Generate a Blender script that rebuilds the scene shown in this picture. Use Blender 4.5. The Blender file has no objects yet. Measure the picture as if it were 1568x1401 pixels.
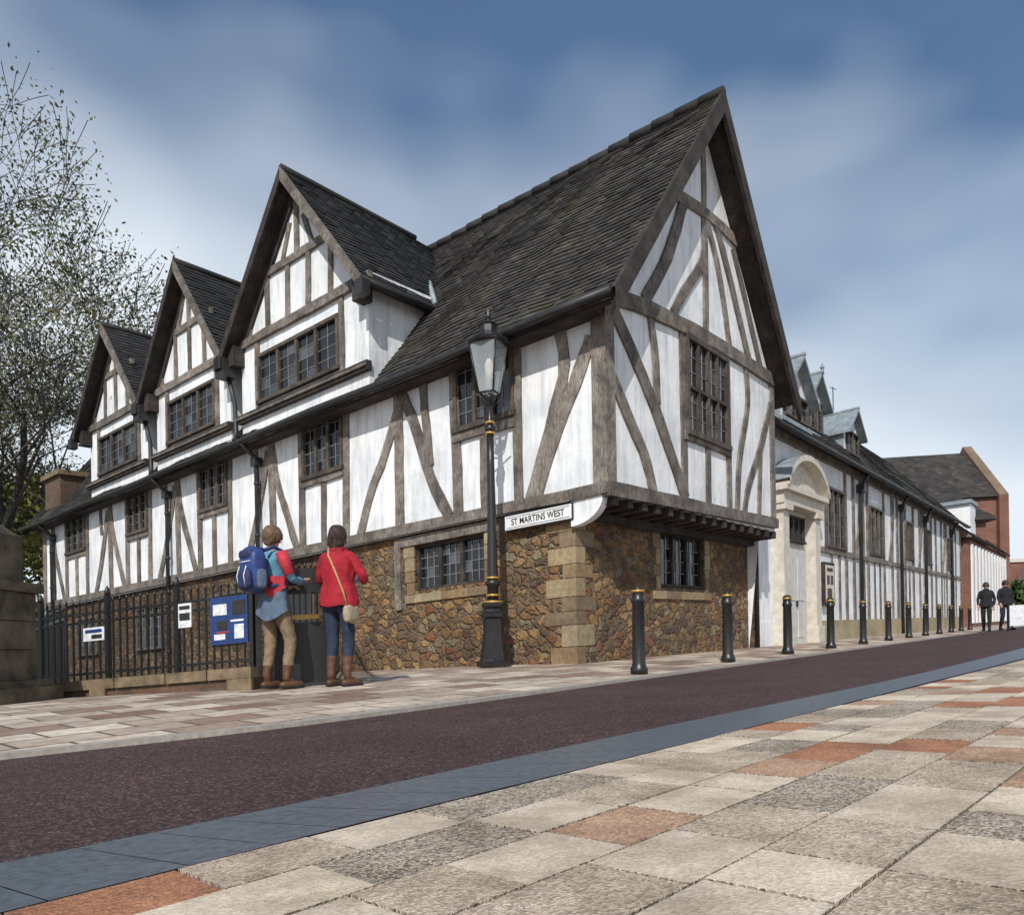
import bpy, math, random
from mathutils import Vector, noise, Matrix
random.seed(7)
R=random.random
def RU(a,b): return a+(b-a)*random.random()
scene=bpy.context.scene
# gentle cross-fall of the street: everything stands on this slope
K=0.0423
def W(p): return (p[0],p[1],p[2]+K*max(-40,min(60,p[0])))
# building frame: origin at the jettied corner, t along the yard front, s along the lane
UX,UY=1.385,10.62
AX,AY=-.775,.632
BX,BY=.633,.774
def FB0(t,s,z): return Vector((UX+t*AX+s*BX, UY+t*AY+s*BY, z))
def FB(t,s,z): return W(FB0(t,s,z))
# ---------------------------------------------------------------- materials
def new_mat(name):
    m=bpy.data.materials.new(name); m.use_nodes=True
    nt=m.node_tree; b=nt.nodes['Principled BSDF']
    return m,nt,b
def N(nt,typ,**kw):
    n=nt.nodes.new(typ)
    for k_,v_ in kw.items(): setattr(n,k_,v_)
    return n
def ramp(nt,fac,stops,interp='LINEAR'):
    r=N(nt,'ShaderNodeValToRGB'); r.color_ramp.interpolation=interp
    el=r.color_ramp.elements
    while len(el)<len(stops): el.new(0.5)
    for e,(p,c) in zip(el,stops): e.position=p; e.color=(c[0],c[1],c[2],1)
    nt.links.new(fac,r.inputs[0]); return r
def coords(nt,scale=(1,1,1)):
    tc=N(nt,'ShaderNodeTexCoord')
    if scale==(1,1,1): return tc.outputs['Object']
    mp=N(nt,'ShaderNodeMapping'); mp.inputs['Scale'].default_value=scale
    nt.links.new(tc.outputs['Object'],mp.inputs[0]); return mp.outputs[0]
def noise_n(nt,vec,scale,detail=3,rough=.6):
    n=N(nt,'ShaderNodeTexNoise'); n.inputs['Scale'].default_value=scale; n.inputs['Detail'].default_value=min(detail,3)
    n.inputs['Roughness'].default_value=rough; nt.links.new(vec,n.inputs['Vector']); return n.outputs['Fac']
def mixc(nt,fac,a,b,mode='MIX'):
    m=N(nt,'ShaderNodeMix',data_type='RGBA',blend_type=mode)
    for s_,i in ((fac,0),(a,6),(b,7)):
        if hasattr(s_,'is_linked'): nt.links.new(s_,m.inputs[i])
        elif i==0: m.inputs[0].default_value=s_
        else: m.inputs[i].default_value=(s_[0],s_[1],s_[2],1)
    return m.outputs[2]
def bump(nt,b,h,strength=.3,dist=.02):
    bp=N(nt,'ShaderNodeBump'); bp.inputs['Strength'].default_value=strength; bp.inputs['Distance'].default_value=dist
    nt.links.new(h,bp.inputs['Height']); nt.links.new(bp.outputs[0],b.inputs['Normal'])
def simple(name,c1,c2,scale=8,rough=.8,bs=.2,vec=(1,1,1),metal=0,detail=3,lo=.3,hi=.7,dist=.01):
    m,nt,b=new_mat(name); v=coords(nt,vec); n=noise_n(nt,v,scale,detail)
    r=ramp(nt,n,[(lo,c1),(hi,c2)]); nt.links.new(r.outputs[0],b.inputs['Base Color'])
    b.inputs['Roughness'].default_value=rough; b.inputs['Metallic'].default_value=metal
    if bs: bump(nt,b,n,bs,dist)
    return m
def attr(nt,name='rnd'):
    a=N(nt,'ShaderNodeAttribute'); a.attribute_name=name; return a.outputs['Fac']
def plaster():
    m,nt,b=new_mat('plaster'); v=coords(nt)
    n1=noise_n(nt,v,1.2); r1=ramp(nt,n1,[(.35,(.66,.68,.70)),(.6,(.83,.84,.85))])
    vs=coords(nt,(6,6,.7)); n2=noise_n(nt,vs,1.4,3,.7); r2=ramp(nt,n2,[(.3,(.70,.69,.68)),(.56,(1,1,1))])
    c=mixc(nt,.8,r1.outputs[0],r2.outputs[0],'MULTIPLY'); nt.links.new(c,b.inputs['Base Color'])
    b.inputs['Roughness'].default_value=.85
    n3=noise_n(nt,v,7); bump(nt,b,n3,.4,.025); return m
def timber(name,c1,c2,c3):
    m,nt,b=new_mat(name); v=coords(nt); n=noise_n(nt,v,3,3,.7)
    v2=coords(nt,(14,14,2.5)); g=noise_n(nt,v2,4,3,.7)
    r=ramp(nt,n,[(.3,c1),(.5,c2),(.7,c3)]); r2=ramp(nt,g,[(.35,(.42,.4,.38)),(.6,(1.1,1.1,1.1))])
    c=mixc(nt,.85,r.outputs[0],r2.outputs[0],'MULTIPLY')
    rr=ramp(nt,attr(nt),[(0,(.72,.72,.72)),(1,(1.2,1.18,1.15))]); c=mixc(nt,1,c,rr.outputs[0],'MULTIPLY')
    nt.links.new(c,b.inputs['Base Color']); b.inputs['Roughness'].default_value=.9
    bump(nt,b,g,.6,.015); return m
def rubble(name,dark=1.0):
    m,nt,b=new_mat(name); v=coords(nt,(1,1,1.35))
    nz=N(nt,'ShaderNodeTexNoise'); nz.inputs['Scale'].default_value=5; nz.inputs['Detail'].default_value=3; nt.links.new(v,nz.inputs['Vector'])
    vm=N(nt,'ShaderNodeMix',data_type='RGBA',blend_type='LINEAR_LIGHT'); vm.inputs[0].default_value=.13
    nt.links.new(v,vm.inputs[6]); nt.links.new(nz.outputs['Color'],vm.inputs[7]); vv=vm.outputs[2]
    vo=N(nt,'ShaderNodeTexVoronoi'); vo.inputs['Scale'].default_value=5.0; nt.links.new(vv,vo.inputs['Vector'])
    ve=N(nt,'ShaderNodeTexVoronoi',feature='DISTANCE_TO_EDGE'); ve.inputs['Scale'].default_value=5.0; nt.links.new(vv,ve.inputs['Vector'])
    sp=N(nt,'ShaderNodeSeparateColor'); nt.links.new(vo.outputs['Color'],sp.inputs[0])
    st=[(0,(.15,.095,.055)),(.2,(.32,.18,.075)),(.4,(.21,.135,.07)),(.62,(.37,.235,.10)),(.8,(.25,.11,.05)),(.92,(.31,.25,.155))]
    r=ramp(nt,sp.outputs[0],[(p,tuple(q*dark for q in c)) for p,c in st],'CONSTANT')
    n=noise_n(nt,coords(nt),26,3,.7); r2=ramp(nt,n,[(.3,(.5,.48,.46)),(.7,(1.25,1.25,1.25))])
    c=mixc(nt,.9,r.outputs[0],r2.outputs[0],'MULTIPLY')
    nl=noise_n(nt,coords(nt),1.3,2); rl=ramp(nt,nl,[(.38,(.5,.48,.46)),(.6,(1,1,1))]); c=mixc(nt,.85,c,rl.outputs[0],'MULTIPLY')
    mr=ramp(nt,ve.outputs['Distance'],[(.015,(1,1,1)),(.09,(0,0,0))])
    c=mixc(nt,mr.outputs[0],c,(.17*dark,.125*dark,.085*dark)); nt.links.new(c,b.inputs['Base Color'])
    b.inputs['Roughness'].default_value=.92
    hr=ramp(nt,ve.outputs['Distance'],[(0,(0,0,0)),(.2,(1,1,1))])
    ad=N(nt,'ShaderNodeMath',operation='MULTIPLY_ADD'); nt.links.new(n,ad.inputs[0]); ad.inputs[1].default_value=.6; nt.links.new(hr.outputs[0],ad.inputs[2])
    bump(nt,b,ad.outputs[0],1,.05); return m
def cellmat(name,stops,rough=.85,ns=30,bs=.4,nlo=(.6,.6,.6),nhi=(1.15,1.15,1.15),moss=None):
    m,nt,b=new_mat(name); r=ramp(nt,attr(nt),stops,'CONSTANT')
    n=noise_n(nt,coords(nt),ns,3,.75); r2=ramp(nt,n,[(.32,nlo),(.68,nhi)])
    c=mixc(nt,.9,r.outputs[0],r2.outputs[0],'MULTIPLY')
    nl=noise_n(nt,coords(nt),.8,3); rl=ramp(nt,nl,[(.35,(.65,.65,.65)),(.62,(1.05,1.05,1.05))]); c=mixc(nt,.85,c,rl.outputs[0],'MULTIPLY')
    if moss:
        rm=ramp(nt,nl,[(.54,(0,0,0)),(.7,(.5,.5,.5))]); c=mixc(nt,rm.outputs[0],c,moss)
    nt.links.new(c,b.inputs['Base Color']); b.inputs['Roughness'].default_value=rough
    if bs: bump(nt,b,n,bs,.01)
    return m
def slabmat():
    m,nt,b=new_mat('paving_slabs'); a=attr(nt)
    r=ramp(nt,a,[(0,(.68,.57,.44)),(.28,(.60,.50,.39)),(.5,(.52,.42,.32)),(.74,(.42,.35,.28)),(.88,(.42,.19,.10)),(.95,(.46,.29,.19))],'CONSTANT')
    v=coords(nt)
    vo=N(nt,'ShaderNodeTexVoronoi'); vo.inputs['Scale'].default_value=170; nt.links.new(v,vo.inputs['Vector'])
    sp=N(nt,'ShaderNodeSeparateColor'); nt.links.new(vo.outputs['Color'],sp.inputs[0])
    amt=ramp(nt,a,[(0,(.3,)*3),(.5,(.55,)*3),(.74,(.95,)*3),(.88,(.5,)*3)],'CONSTANT')
    sk=ramp(nt,sp.outputs[0],[(0,(.20,.18,.17)),(.3,(.66,.64,.6)),(.6,(1,1,1)),(.85,(1.45,1.45,1.4))])
    c=mixc(nt,amt.outputs[0],r.outputs[0],sk.outputs[0],'MULTIPLY')
    nl=noise_n(nt,v,3.5,3,.7); rl=ramp(nt,nl,[(.35,(.62,.59,.55)),(.62,(1.08,1.08,1.08))]); c=mixc(nt,.9,c,rl.outputs[0],'MULTIPLY')
    nt.links.new(c,b.inputs['Base Color']); b.inputs['Roughness'].default_value=.75
    h=N(nt,'ShaderNodeMath',operation='MULTIPLY'); nt.links.new(vo.outputs['Distance'],h.inputs[0]); nt.links.new(amt.outputs[0],h.inputs[1])
    bump(nt,b,h.outputs[0],.6,.007); return m
def asphalt():
    m,nt,b=new_mat('red_asphalt'); v=coords(nt)
    vo=N(nt,'ShaderNodeTexVoronoi'); vo.inputs['Scale'].default_value=130; nt.links.new(v,vo.inputs['Vector'])
    sp=N(nt,'ShaderNodeSeparateColor'); nt.links.new(vo.outputs['Color'],sp.inputs[0])
    r=ramp(nt,sp.outputs[0],[(0,(.014,.008,.007)),(.5,(.052,.022,.018)),(.85,(.10,.047,.04)),(1,(.22,.15,.13))])
    nl=noise_n(nt,v,.9,3); rl=ramp(nt,nl,[(.35,(.66,.66,.66)),(.65,(1.1,1.1,1.1))]); c=mixc(nt,.9,r.outputs[0],rl.outputs[0],'MULTIPLY')
    nt.links.new(c,b.inputs['Base Color']); b.inputs['Roughness'].default_value=.75
    bump(nt,b,vo.outputs['Distance'],.6,.008); return m
def brickmat(name,c1,c2,mort,bw=.3,bh=.1,msize=.01,bias=-.1):
    m,nt,b=new_mat(name)
    tc=N(nt,'ShaderNodeTexCoord'); br=N(nt,'ShaderNodeTexBrick'); nt.links.new(tc.outputs['UV'],br.inputs['Vector'])
    br.inputs['Color1'].default_value=(*c1,1); br.inputs['Color2'].default_value=(*c2,1); br.inputs['Mortar'].default_value=(*mort,1)
    br.inputs['Scale'].default_value=1; br.inputs['Brick Width'].default_value=bw; br.inputs['Row Height'].default_value=bh
    br.inputs['Mortar Size'].default_value=msize; br.inputs['Bias'].default_value=bias
    n=noise_n(nt,coords(nt),12,3,.7); r2=ramp(nt,n,[(.3,(.6,.6,.6)),(.7,(1.15,1.15,1.15))])
    c=mixc(nt,.9,br.outputs[0],r2.outputs[0],'MULTIPLY')
    nl=noise_n(nt,coords(nt),.7,3); rl=ramp(nt,nl,[(.35,(.68,.66,.64)),(.65,(1.05,1.05,1.05))]); c=mixc(nt,.9,c,rl.outputs[0],'MULTIPLY')
    nt.links.new(c,b.inputs['Base Color'])
    b.inputs['Roughness'].default_value=.85; bump(nt,b,n,.3,.01); return m
M={}
M['plaster']=plaster()
M['timber']=timber('weathered_timber',(.09,.078,.068),(.19,.167,.145),(.31,.28,.25))
M['timberd']=timber('window_frame_timber',(.05,.042,.036),(.09,.075,.062),(.15,.125,.1))
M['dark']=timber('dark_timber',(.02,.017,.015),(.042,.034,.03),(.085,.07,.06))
M['rubble']=rubble('rubble_stone'); M['rubbled']=rubble('dark_rubble_stone',.55)  # second rubble is the dark-brown stone behind the railings
M['quoin']=cellmat('quoin_stone',[(0,(.22,.16,.10)),(.3,(.34,.26,.15)),(.6,(.28,.19,.10)),(.8,(.40,.33,.20))],ns=14)
M['tile']=cellmat('roof_tiles',[(0,(.035,.032,.03)),(.25,(.055,.048,.042)),(.5,(.046,.043,.041)),(.72,(.066,.052,.043)),(.9,(.085,.076,.065))],moss=(.065,.066,.03),bs=0)
M['tile2']=cellmat('roof_tiles_dark',[(0,(.022,.021,.022)),(.3,(.034,.031,.03)),(.6,(.028,.027,.028)),(.85,(.048,.042,.038))],bs=0)
M['slab']=slabmat(); M['asphalt']=asphalt()
M['joint']=simple('joint_mortar',(.07,.055,.045),(.14,.11,.09),30,.9,.2)
M['granite']=simple('blue_granite',(.065,.08,.095),(.13,.15,.175),40,.42,.15)
M['kerb']=simple('kerb_stone',(.26,.23,.2),(.42,.38,.33),20,.8,.3)
M['ground']=simple('ground_mat',(.09,.085,.075),(.16,.15,.13),3,.9,.3)
M['iron']=simple('black_iron',(.008,.008,.009),(.022,.021,.02),30,.38,.1)
M['gold']=simple('gold_paint',(.42,.24,.05),(.6,.38,.1),20,.4,.1,metal=.4)
M['cream']=simple('cream_stone',(.46,.42,.35),(.64,.60,.52),6,.85,.3)
M['lead']=simple('lead_sheet',(.16,.19,.21),(.3,.34,.36),5,.5,.2)
M['coping']=simple('mossy_stone',(.085,.07,.04),(.25,.18,.11),7,.9,.5)
M['pier']=simple('pier_sandstone',(.045,.04,.028),(.19,.155,.105),4,.9,.6,dist=.03)
M['white']=simple('white_paint',(.72,.72,.72),(.82,.82,.82),5,.5,.05)
M['black']=simple('black_paint',(.015,.015,.015),(.03,.03,.03),5,.5,.05)
M['brick']=brickmat('red_brick',(.27,.08,.042),(.19,.06,.034),(.24,.2,.17),.225,.075)
M['wallbrick']=brickmat('old_brick',(.17,.09,.05),(.11,.065,.045),(.12,.1,.075),.225,.075)
M['footway']=brickmat('footway_paving',(.70,.60,.48),(.22,.115,.08),(.12,.09,.07),.5,.33,bias=-.1,msize=.012)
M['bark']=simple('bark',(.03,.026,.022),(.085,.07,.06),6,.9,.5)
M['door']=simple('pale_door',(.46,.45,.42),(.6,.59,.56),4,.6,.1)
def leafmat(name,a,b_):
    m,nt,b=new_mat(name); r=ramp(nt,attr(nt),[(0,a),(1,b_)]); nt.links.new(r.outputs[0],b.inputs['Base Color'])
    b.inputs['Roughness'].default_value=.6; return m
M['leaf']=leafmat('spring_leaves',(.07,.075,.035),(.18,.18,.085))
M['leafy']=leafmat('yellow_leaves',(.12,.13,.02),(.28,.27,.06))
M['hedge']=leafmat('hedge_leaves',(.03,.06,.015),(.08,.13,.03))
def glassmat():
    m,nt,b=new_mat('window_glass'); r=ramp(nt,attr(nt),[(0,(.006,.007,.009)),(.75,(.02,.022,.026)),(1,(.09,.1,.11))])
    nt.links.new(r.outputs[0],b.inputs['Base Color']); b.inputs['Roughness'].default_value=.1; return m
M['glass']=glassmat()
def lampglass():
    m,nt,b=new_mat('lantern_glass'); b.inputs['Base Color'].default_value=(.75,.82,.85,1); b.inputs['Roughness'].default_value=.05
    b.inputs['Alpha'].default_value=.28; return m
M['lglass']=lampglass()
def flat(name,c,rough=.7,bs=.15,sc=25,dist=.01):
    M[name]=simple(name,tuple(x*.7 for x in c),tuple(x*1.2 for x in c),sc,rough,bs,dist=dist)
flat('leadbar',(.2,.2,.2),.6,0)
# ---------------------------------------------------------------- mesh builder
class MB:
    def __init__(s): s.v=[];s.f=[];s.m=[];s.r=[];s.uv=[];s.sm=[]
    def face(s,pts,mat,r=None,uv=None,sm=False):
        i=len(s.v); s.v+= [tuple(p) for p in pts]; s.f.append(tuple(range(i,i+len(pts)))); s.m.append(mat)
        s.r.append(R() if r is None else r); s.uv.append(uv); s.sm.append(sm)
    def mesh(s,verts,faces,mat,r=None,sm=True):
        i=len(s.v); s.v+=[tuple(p) for p in verts]
        for f in faces:
            s.f.append(tuple(i+a for a in f)); s.m.append(mat); s.r.append(R() if r is None else r); s.uv.append(None); s.sm.append(sm)
    def box(s,F,a0,a1,b0,b1,d0,d1,mat,r=None):
        if r is None: r=R()
        p=[F(a,b,d) for d in (d0,d1) for b in (b0,b1) for a in (a0,a1)]
        A=(a0,a1);B=(b0,b1);D=(d0,d1)
        def uvw(i): return (A[i&1],B[(i>>1)&1],D[(i>>2)&1])
        for q,ax in (((4,5,7,6),(0,1)),((0,2,3,1),(0,1)),((0,1,5,4),(0,2)),((2,6,7,3),(0,2)),((0,4,6,2),(2,1)),((1,3,7,5),(2,1))):
            s.face([p[i] for i in q],mat,r,[(uvw(i)[ax[0]],uvw(i)[ax[1]]) for i in q])
    def ribbon(s,F,pts,w,d0,d1,mat,wob=.012,sub=4):
        pts=[Vector(p) for p in pts]
        if len(pts)>2:
            o=[]
            for i in range(len(pts)-1):
                p0=pts[max(0,i-1)];p1=pts[i];p2=pts[i+1];p3=pts[min(len(pts)-1,i+2)]
                for j in range(sub):
                    t=j/sub; o.append(.5*((2*p1)+(p2-p0)*t+(2*p0-5*p1+4*p2-p3)*t*t+(3*p1-p0-3*p2+p3)*t**3))
            o.append(pts[-1]); pts=o
        else:
            n=max(2,int((pts[1]-pts[0]).length/.35)); pts=[pts[0].lerp(pts[1],j/n) for j in range(n+1)]
        L=[];Rr=[];rr=R(); d1=d1+R()*.014
        for i,p in enumerate(pts):
            t=(pts[min(i+1,len(pts)-1)]-pts[max(i-1,0)]).normalized(); n=Vector((-t.y,t.x))
            L.append(p+n*(w/2+RU(-wob,wob))); Rr.append(p-n*(w/2+RU(-wob,wob)))
        for i in range(len(pts)-1):
            a,b,c,d=L[i],Rr[i],Rr[i+1],L[i+1]
            s.face([F(a.x,a.y,d1),F(b.x,b.y,d1),F(c.x,c.y,d1),F(d.x,d.y,d1)],mat,rr)
            s.face([F(a.x,a.y,d0),F(a.x,a.y,d1),F(d.x,d.y,d1),F(d.x,d.y,d0)],mat,rr)
            s.face([F(b.x,b.y,d1),F(b.x,b.y,d0),F(c.x,c.y,d0),F(c.x,c.y,d1)],mat,rr)
        for i in (0,-1):
            a,b=L[i],Rr[i]; s.face([F(a.x,a.y,d0),F(a.x,a.y,d1),F(b.x,b.y,d1),F(b.x,b.y,d0)],mat,rr)
    def tube(s,path,rad,mat,n=8,r=None,cap=True):
        path=[Vector(p) for p in path]
        if not hasattr(rad,'__len__'): rad=[rad]*len(path)
        rings=[]; prev=None
        for i,p in enumerate(path):
            t=(path[min(i+1,len(path)-1)]-path[max(i-1,0)])
            if t.length<1e-9: t=Vector((0,0,1))
            t.normalize()
            if prev is None: x=t.orthogonal().normalized()
            else:
                x=prev-t*prev.dot(t)
                if x.length<1e-6: x=t.orthogonal()
                x.normalize()
            prev=x; y=t.cross(x)
            rings.append([p+(x*math.cos(2*math.pi*k/n)+y*math.sin(2*math.pi*k/n))*rad[i] for k in range(n)])
        vs=[v for rg in rings for v in rg]; fs=[]
        for i in range(len(path)-1):
            for k in range(n):
                fs.append((i*n+k,i*n+(k+1)%n,(i+1)*n+(k+1)%n,(i+1)*n+k))
        if cap: fs.append(tuple(range(n))[::-1]); fs.append(tuple((len(path)-1)*n+k for k in range(n)))
        s.mesh(vs,fs,mat,r)
    def lathe(s,c,prof,mat,n=16,r=None,sm=True,rot=0):
        vs=[];fs=[]
        for z,rd in prof:
            for k in range(n):
                a=2*math.pi*k/n+rot; vs.append((c[0]+rd*math.cos(a),c[1]+rd*math.sin(a),c[2]+z))
        for i in range(len(prof)-1):
            for k in range(n): fs.append((i*n+k,i*n+(k+1)%n,(i+1)*n+(k+1)%n,(i+1)*n+k))
        fs.append(tuple(range(n))[::-1]); fs.append(tuple((len(prof)-1)*n+k for k in range(n)))
        s.mesh(vs,fs,mat,r,sm)
    def selli(s,c,rx,ry,rz,mat,e=.5,n=20,nz=12,amp=0,fr=6,r=None,tf=None):
        vs=[];fs=[]
        def sg(x,p): return math.copysign(abs(x)**p,x)
        for i in range(nz+1):
            ph=-math.pi/2+math.pi*i/nz
            for k in range(n):
                th=2*math.pi*k/n
                x=rx*sg(math.cos(ph),e)*sg(math.cos(th),e); y=ry*sg(math.cos(ph),e)*sg(math.sin(th),e); z=rz*sg(math.sin(ph),e)
                if amp:
                    q=1+amp*noise.noise(Vector((x*fr+3,y*fr,z*fr*.5+5)))/max(rx,.01); x*=q;y*=q;z*=q
                p=Vector((x+c[0],y+c[1],z+c[2]))
                vs.append(tf(p) if tf else p)
        for i in range(nz):
            for k in range(n): fs.append((i*n+k,i*n+(k+1)%n,(i+1)*n+(k+1)%n,(i+1)*n+k))
        s.mesh(vs,fs,mat,r)
    def build(s,name,parent=None):
        me=bpy.data.meshes.new(name)
        me.from_pydata(s.v,[],s.f); names=[]
        for m in s.m:
            if m not in names: names.append(m)
        for m in names: me.materials.append(M[m])
        idx={m:i for i,m in enumerate(names)}
        me.polygons.foreach_set('material_index',[idx[m] for m in s.m])
        me.polygons.foreach_set('use_smooth',s.sm)
        a=me.attributes.new('rnd','FLOAT','FACE'); a.data.foreach_set('value',s.r)
        uvl=me.uv_layers.new(name='UVMap'); data=[]
        for f,uv in zip(s.f,s.uv):
            if uv is None: data+= [0.0]*(2*len(f))
            else:
                for q in uv: data+=[q[0],q[1]]
        uvl.data.foreach_set('uv',data)
        me.update()
        o=bpy.data.objects.new(name,me); scene.collection.objects.link(o)
        if parent: o.parent=parent
        return o
def root(name):
    o=bpy.data.objects.new(name,None); scene.collection.objects.link(o); return o
FA=lambda a,b,d: FB(a,-d,b)
FAs=lambda a,b,d: FB(a,.07-d,b)
FG=lambda a,b,d: FB(-d,a,b)
F0=lambda a,b,d: FB(.6-d,a,b)
FX=lambda a,b,d: FB(a,d,b)
# ---------------------------------------------------------------- tiles
def tiles(mb,O,Uv,Vv,LU,LV,mat,pred=None,tw=.19,th=.13,wave=.02,slab=.09):
    Uv=Uv.normalized();Vv=Vv.normalized();Nn=Uv.cross(Vv).normalized()
    if Nn.z<0: Nn=-Nn
    def wv(u,v): return wave*(noise.noise(Vector((u*.35,v*.5,O.x)))*1.6+noise.noise(Vector((u*1.3,v*1.1,O.y)))*.7)
    def P(u,v,n): return W(O+Uv*u+Vv*v+Nn*(n+wv(u,v)))
    nv=int(LV/th); nu=int(LU/tw)
    for j in range(nv+1):
        for i in range(-1,nu+1):
            u0=i*tw+(tw/2 if j%2 else 0); v0=j*th+RU(-.006,.006); u1=min(u0+tw-.006,LU); u0=max(u0,0); v1=min(v0+th*1.08,LV)
            if u1-u0<.02 or v1<=v0: continue
            if pred and not pred((u0+u1)/2,v0): continue
            l=.022+RU(-.004,.01); l2=l+RU(-.006,.006); r=R()
            a,b=P(u0,v0,l),P(u1,v0,l2)
            mb.face([a,b,P(u1,v1,.004),P(u0,v1,.004)],mat,r)
            mb.face([P(u0,v0,-.005),P(u1,v0,-.005),b,a],mat,r*.5)
    if not pred:
        nseg=max(2,int(LU/1.2))
        for i in range(nseg):
            a,b=LU*i/nseg,LU*(i+1)/nseg
            q=[P(a,0,-.03),P(b,0,-.03),P(b,LV,-.03),P(a,LV,-.03)]; q2=[P(a,0,-slab),P(b,0,-slab),P(b,LV,-slab),P(a,LV,-slab)]
            mb.face(q,'dark'); mb.face(q2[::-1],'dark'); mb.face([q2[0],q2[1],q[1],q[0]],'dark')
            if i==0: mb.face([q[0],q[3],q2[3],q2[0]],'dark')
            if i==nseg-1: mb.face([q[1],q[2],q2[2],q2[1]],'dark')
# ---------------------------------------------------------------- windows
def window(mb,F,a0,a1,b0,b1,lights=3,cols=3,rows=5,fw=.07,d=0.0,frame='dark',trans=None,lead=.012):
    mb.box(F,a0-fw,a1+fw,b1,b1+fw,d-.02,d+.075,frame); mb.box(F,a0-fw*1.3,a1+fw*1.3,b0-fw,b0,d-.02,d+.1,frame)
    mb.box(F,a0-fw,a0,b0,b1,d-.02,d+.07,frame); mb.box(F,a1,a1+fw,b0,b1,d-.02,d+.07,frame)
    W_=(a1-a0)/lights
    for i in range(lights):
        x0=a0+i*W_; x1=x0+W_
        if i: mb.box(F,x0-.035,x0+.035,b0,b1,d,d+.062,frame)
        xa=x0+(.035 if i else 0); xb=x1-(.035 if i<lights-1 else 0)
        for c in range(cols):
            for r_ in range(rows):
                p0=xa+(xb-xa)*c/cols;p1=xa+(xb-xa)*(c+1)/cols;q0=b0+(b1-b0)*r_/rows;q1=b0+(b1-b0)*(r_+1)/rows
                t=[d+.006+RU(-.004,.004) for _ in range(4)]
                mb.face([F(p0,q0,t[0]),F(p1,q0,t[1]),F(p1,q1,t[2]),F(p0,q1,t[3])],'glass')
        for c in range(1,cols):
            x=xa+(xb-xa)*c/cols; mb.box(F,x-lead/2,x+lead/2,b0,b1,d,d+.02,'leadbar')
        for r_ in range(1,rows):
            y=b0+(b1-b0)*r_/rows; mb.box(F,xa,xb,y-lead/2,y+lead/2,d,d+.018,'leadbar')
    if trans:
        mb.box(F,a0,a1,trans-.03,trans+.03,d,d+.066,frame)
# ================================================================ GUILDHALL
G=root('timber_framed_guildhall')
RS,RZ=3.3,9.75
ES,EZ=-.42,5.12
walls=MB()
def grid(mb,F,a0,a1,b0,b1,d,mat):
    mb.face([F(a0,b0,d),F(a1,b0,d),F(a1,b1,d),F(a0,b1,d)],mat,.5,[(a0,b0),(a1,b0),(a1,b1),(a0,b1)])
grid(walls,FA,0,21,2.5,5.5,0,'plaster')
grid(walls,FG,0,6.6,2.5,5.5,0,'plaster')
walls.face([FG(0,5.5,0),FG(6.6,5.5,0),FG(RS,9.58,0)],'plaster',.5)
walls.face([FB(21,0,2.2),FB(21,6.6,2.2),FB(21,6.6,5.5),FB(21,RS,9.55),FB(21,0,5.5)],'plaster',.5)
walls.face([FB(0,6.6,2.5),FB(.6,6.6,2.5),FB(.6,6.6,5.6),FB(0,6.6,5.6)],'plaster',.5)
walls.face([FB(0,6.6,5.6),FB(21,6.6,5.6),FB(21,6.6,0),FB(0.6,6.6,0)],'plaster',.5)
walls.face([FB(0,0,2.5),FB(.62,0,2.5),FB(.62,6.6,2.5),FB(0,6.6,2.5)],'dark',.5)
walls.build('plaster_walls',G)
stone=MB()
for a0,a1,b0,b1 in ((.6,2.38,-.6,2.5),(4.02,6.3,-.6,2.5),(2.38,4.02,-.6,1.5),(2.38,4.02,2.3,2.5),(6.3,21,-.8,2.5)):
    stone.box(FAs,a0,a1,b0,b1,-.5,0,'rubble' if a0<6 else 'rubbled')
for a0,a1,b0,b1 in ((.571,2.65,-.6,2.5),(4.45,7.0,-.6,2.5),(2.65,4.45,-.6,1.3),(2.65,4.45,2.3,2.5)):
    stone.box(F0,a0,a1,b0,b1,-.4 if a0>1 else -.028,.0,'rubble')
z=-.2;i=0
while z<2.3:
    h=RU(.2,.33); h=min(h,2.38-z)
    la,lb=(.55,.26) if i%2 else (.28,.5)
    la*=RU(.85,1.1); lb*=RU(.85,1.1); r=R()
    stone.box(FAs,.585,.585+la,z+.005,z+h-.005,-.02,.015,'quoin',r)
    stone.box(F0,.05,.05+lb,z+.005,z+h-.005,-.02,.013,'quoin',r)
    z+=h;i+=1
for (F,a0,a1,b0,b1) in ((FAs,2.38,4.02,1.5,2.3),(F0,2.65,4.45,1.3,2.3)):
    z=b0-.05
    while z<b1:
        h=RU(.18,.3); h=min(h,b1-z+.03)
        for sgn in (0,1):
            w=RU(.14,.28)
            if sgn==0: stone.box(F,a0-w,a0-.002,z,z+h-.012,-.2,.02,'quoin')
            else: stone.box(F,a1+.002,a1+w,z,z+h-.012,-.2,.02,'quoin')
        z+=h
    x=a0-.25
    while x<a1+.2:
        w=RU(.4,.7); w=min(w,a1+.25-x); stone.box(F,x,x+w-.012,b0-.2,b0-.06,-.2,.035,'quoin'); x+=w
stone.box(FAs,2.15,4.35,2.31,2.47,-.1,.05,'timber')
stone.box(FAs,4.35,4.5,1.2,2.45,-.1,.055,'timber')
stone.box(FAs,7.0,8.0,-.3,2.1,-.02,.03,'black'); stone.box(FAs,6.85,7.0,-.3,2.25,-.02,.08,'timberd'); stone.box(FAs,8.0,8.15,-.3,2.25,-.02,.08,'timberd'); stone.box(FAs,7.0,8.0,2.1,2.25,-.02,.08,'timberd')
stone.build('stone_walls',G)
win=MB()
FAr=lambda a,b,d: FB(a,.19-d,b)
F0r=lambda a,b,d: FB(.72-d,a,b)
window(win,FAr,2.44,3.96,1.55,2.25,3,3,4,.06)
window(win,F0r,2.72,4.38,1.37,2.24,3,3,4,.06)
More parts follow.
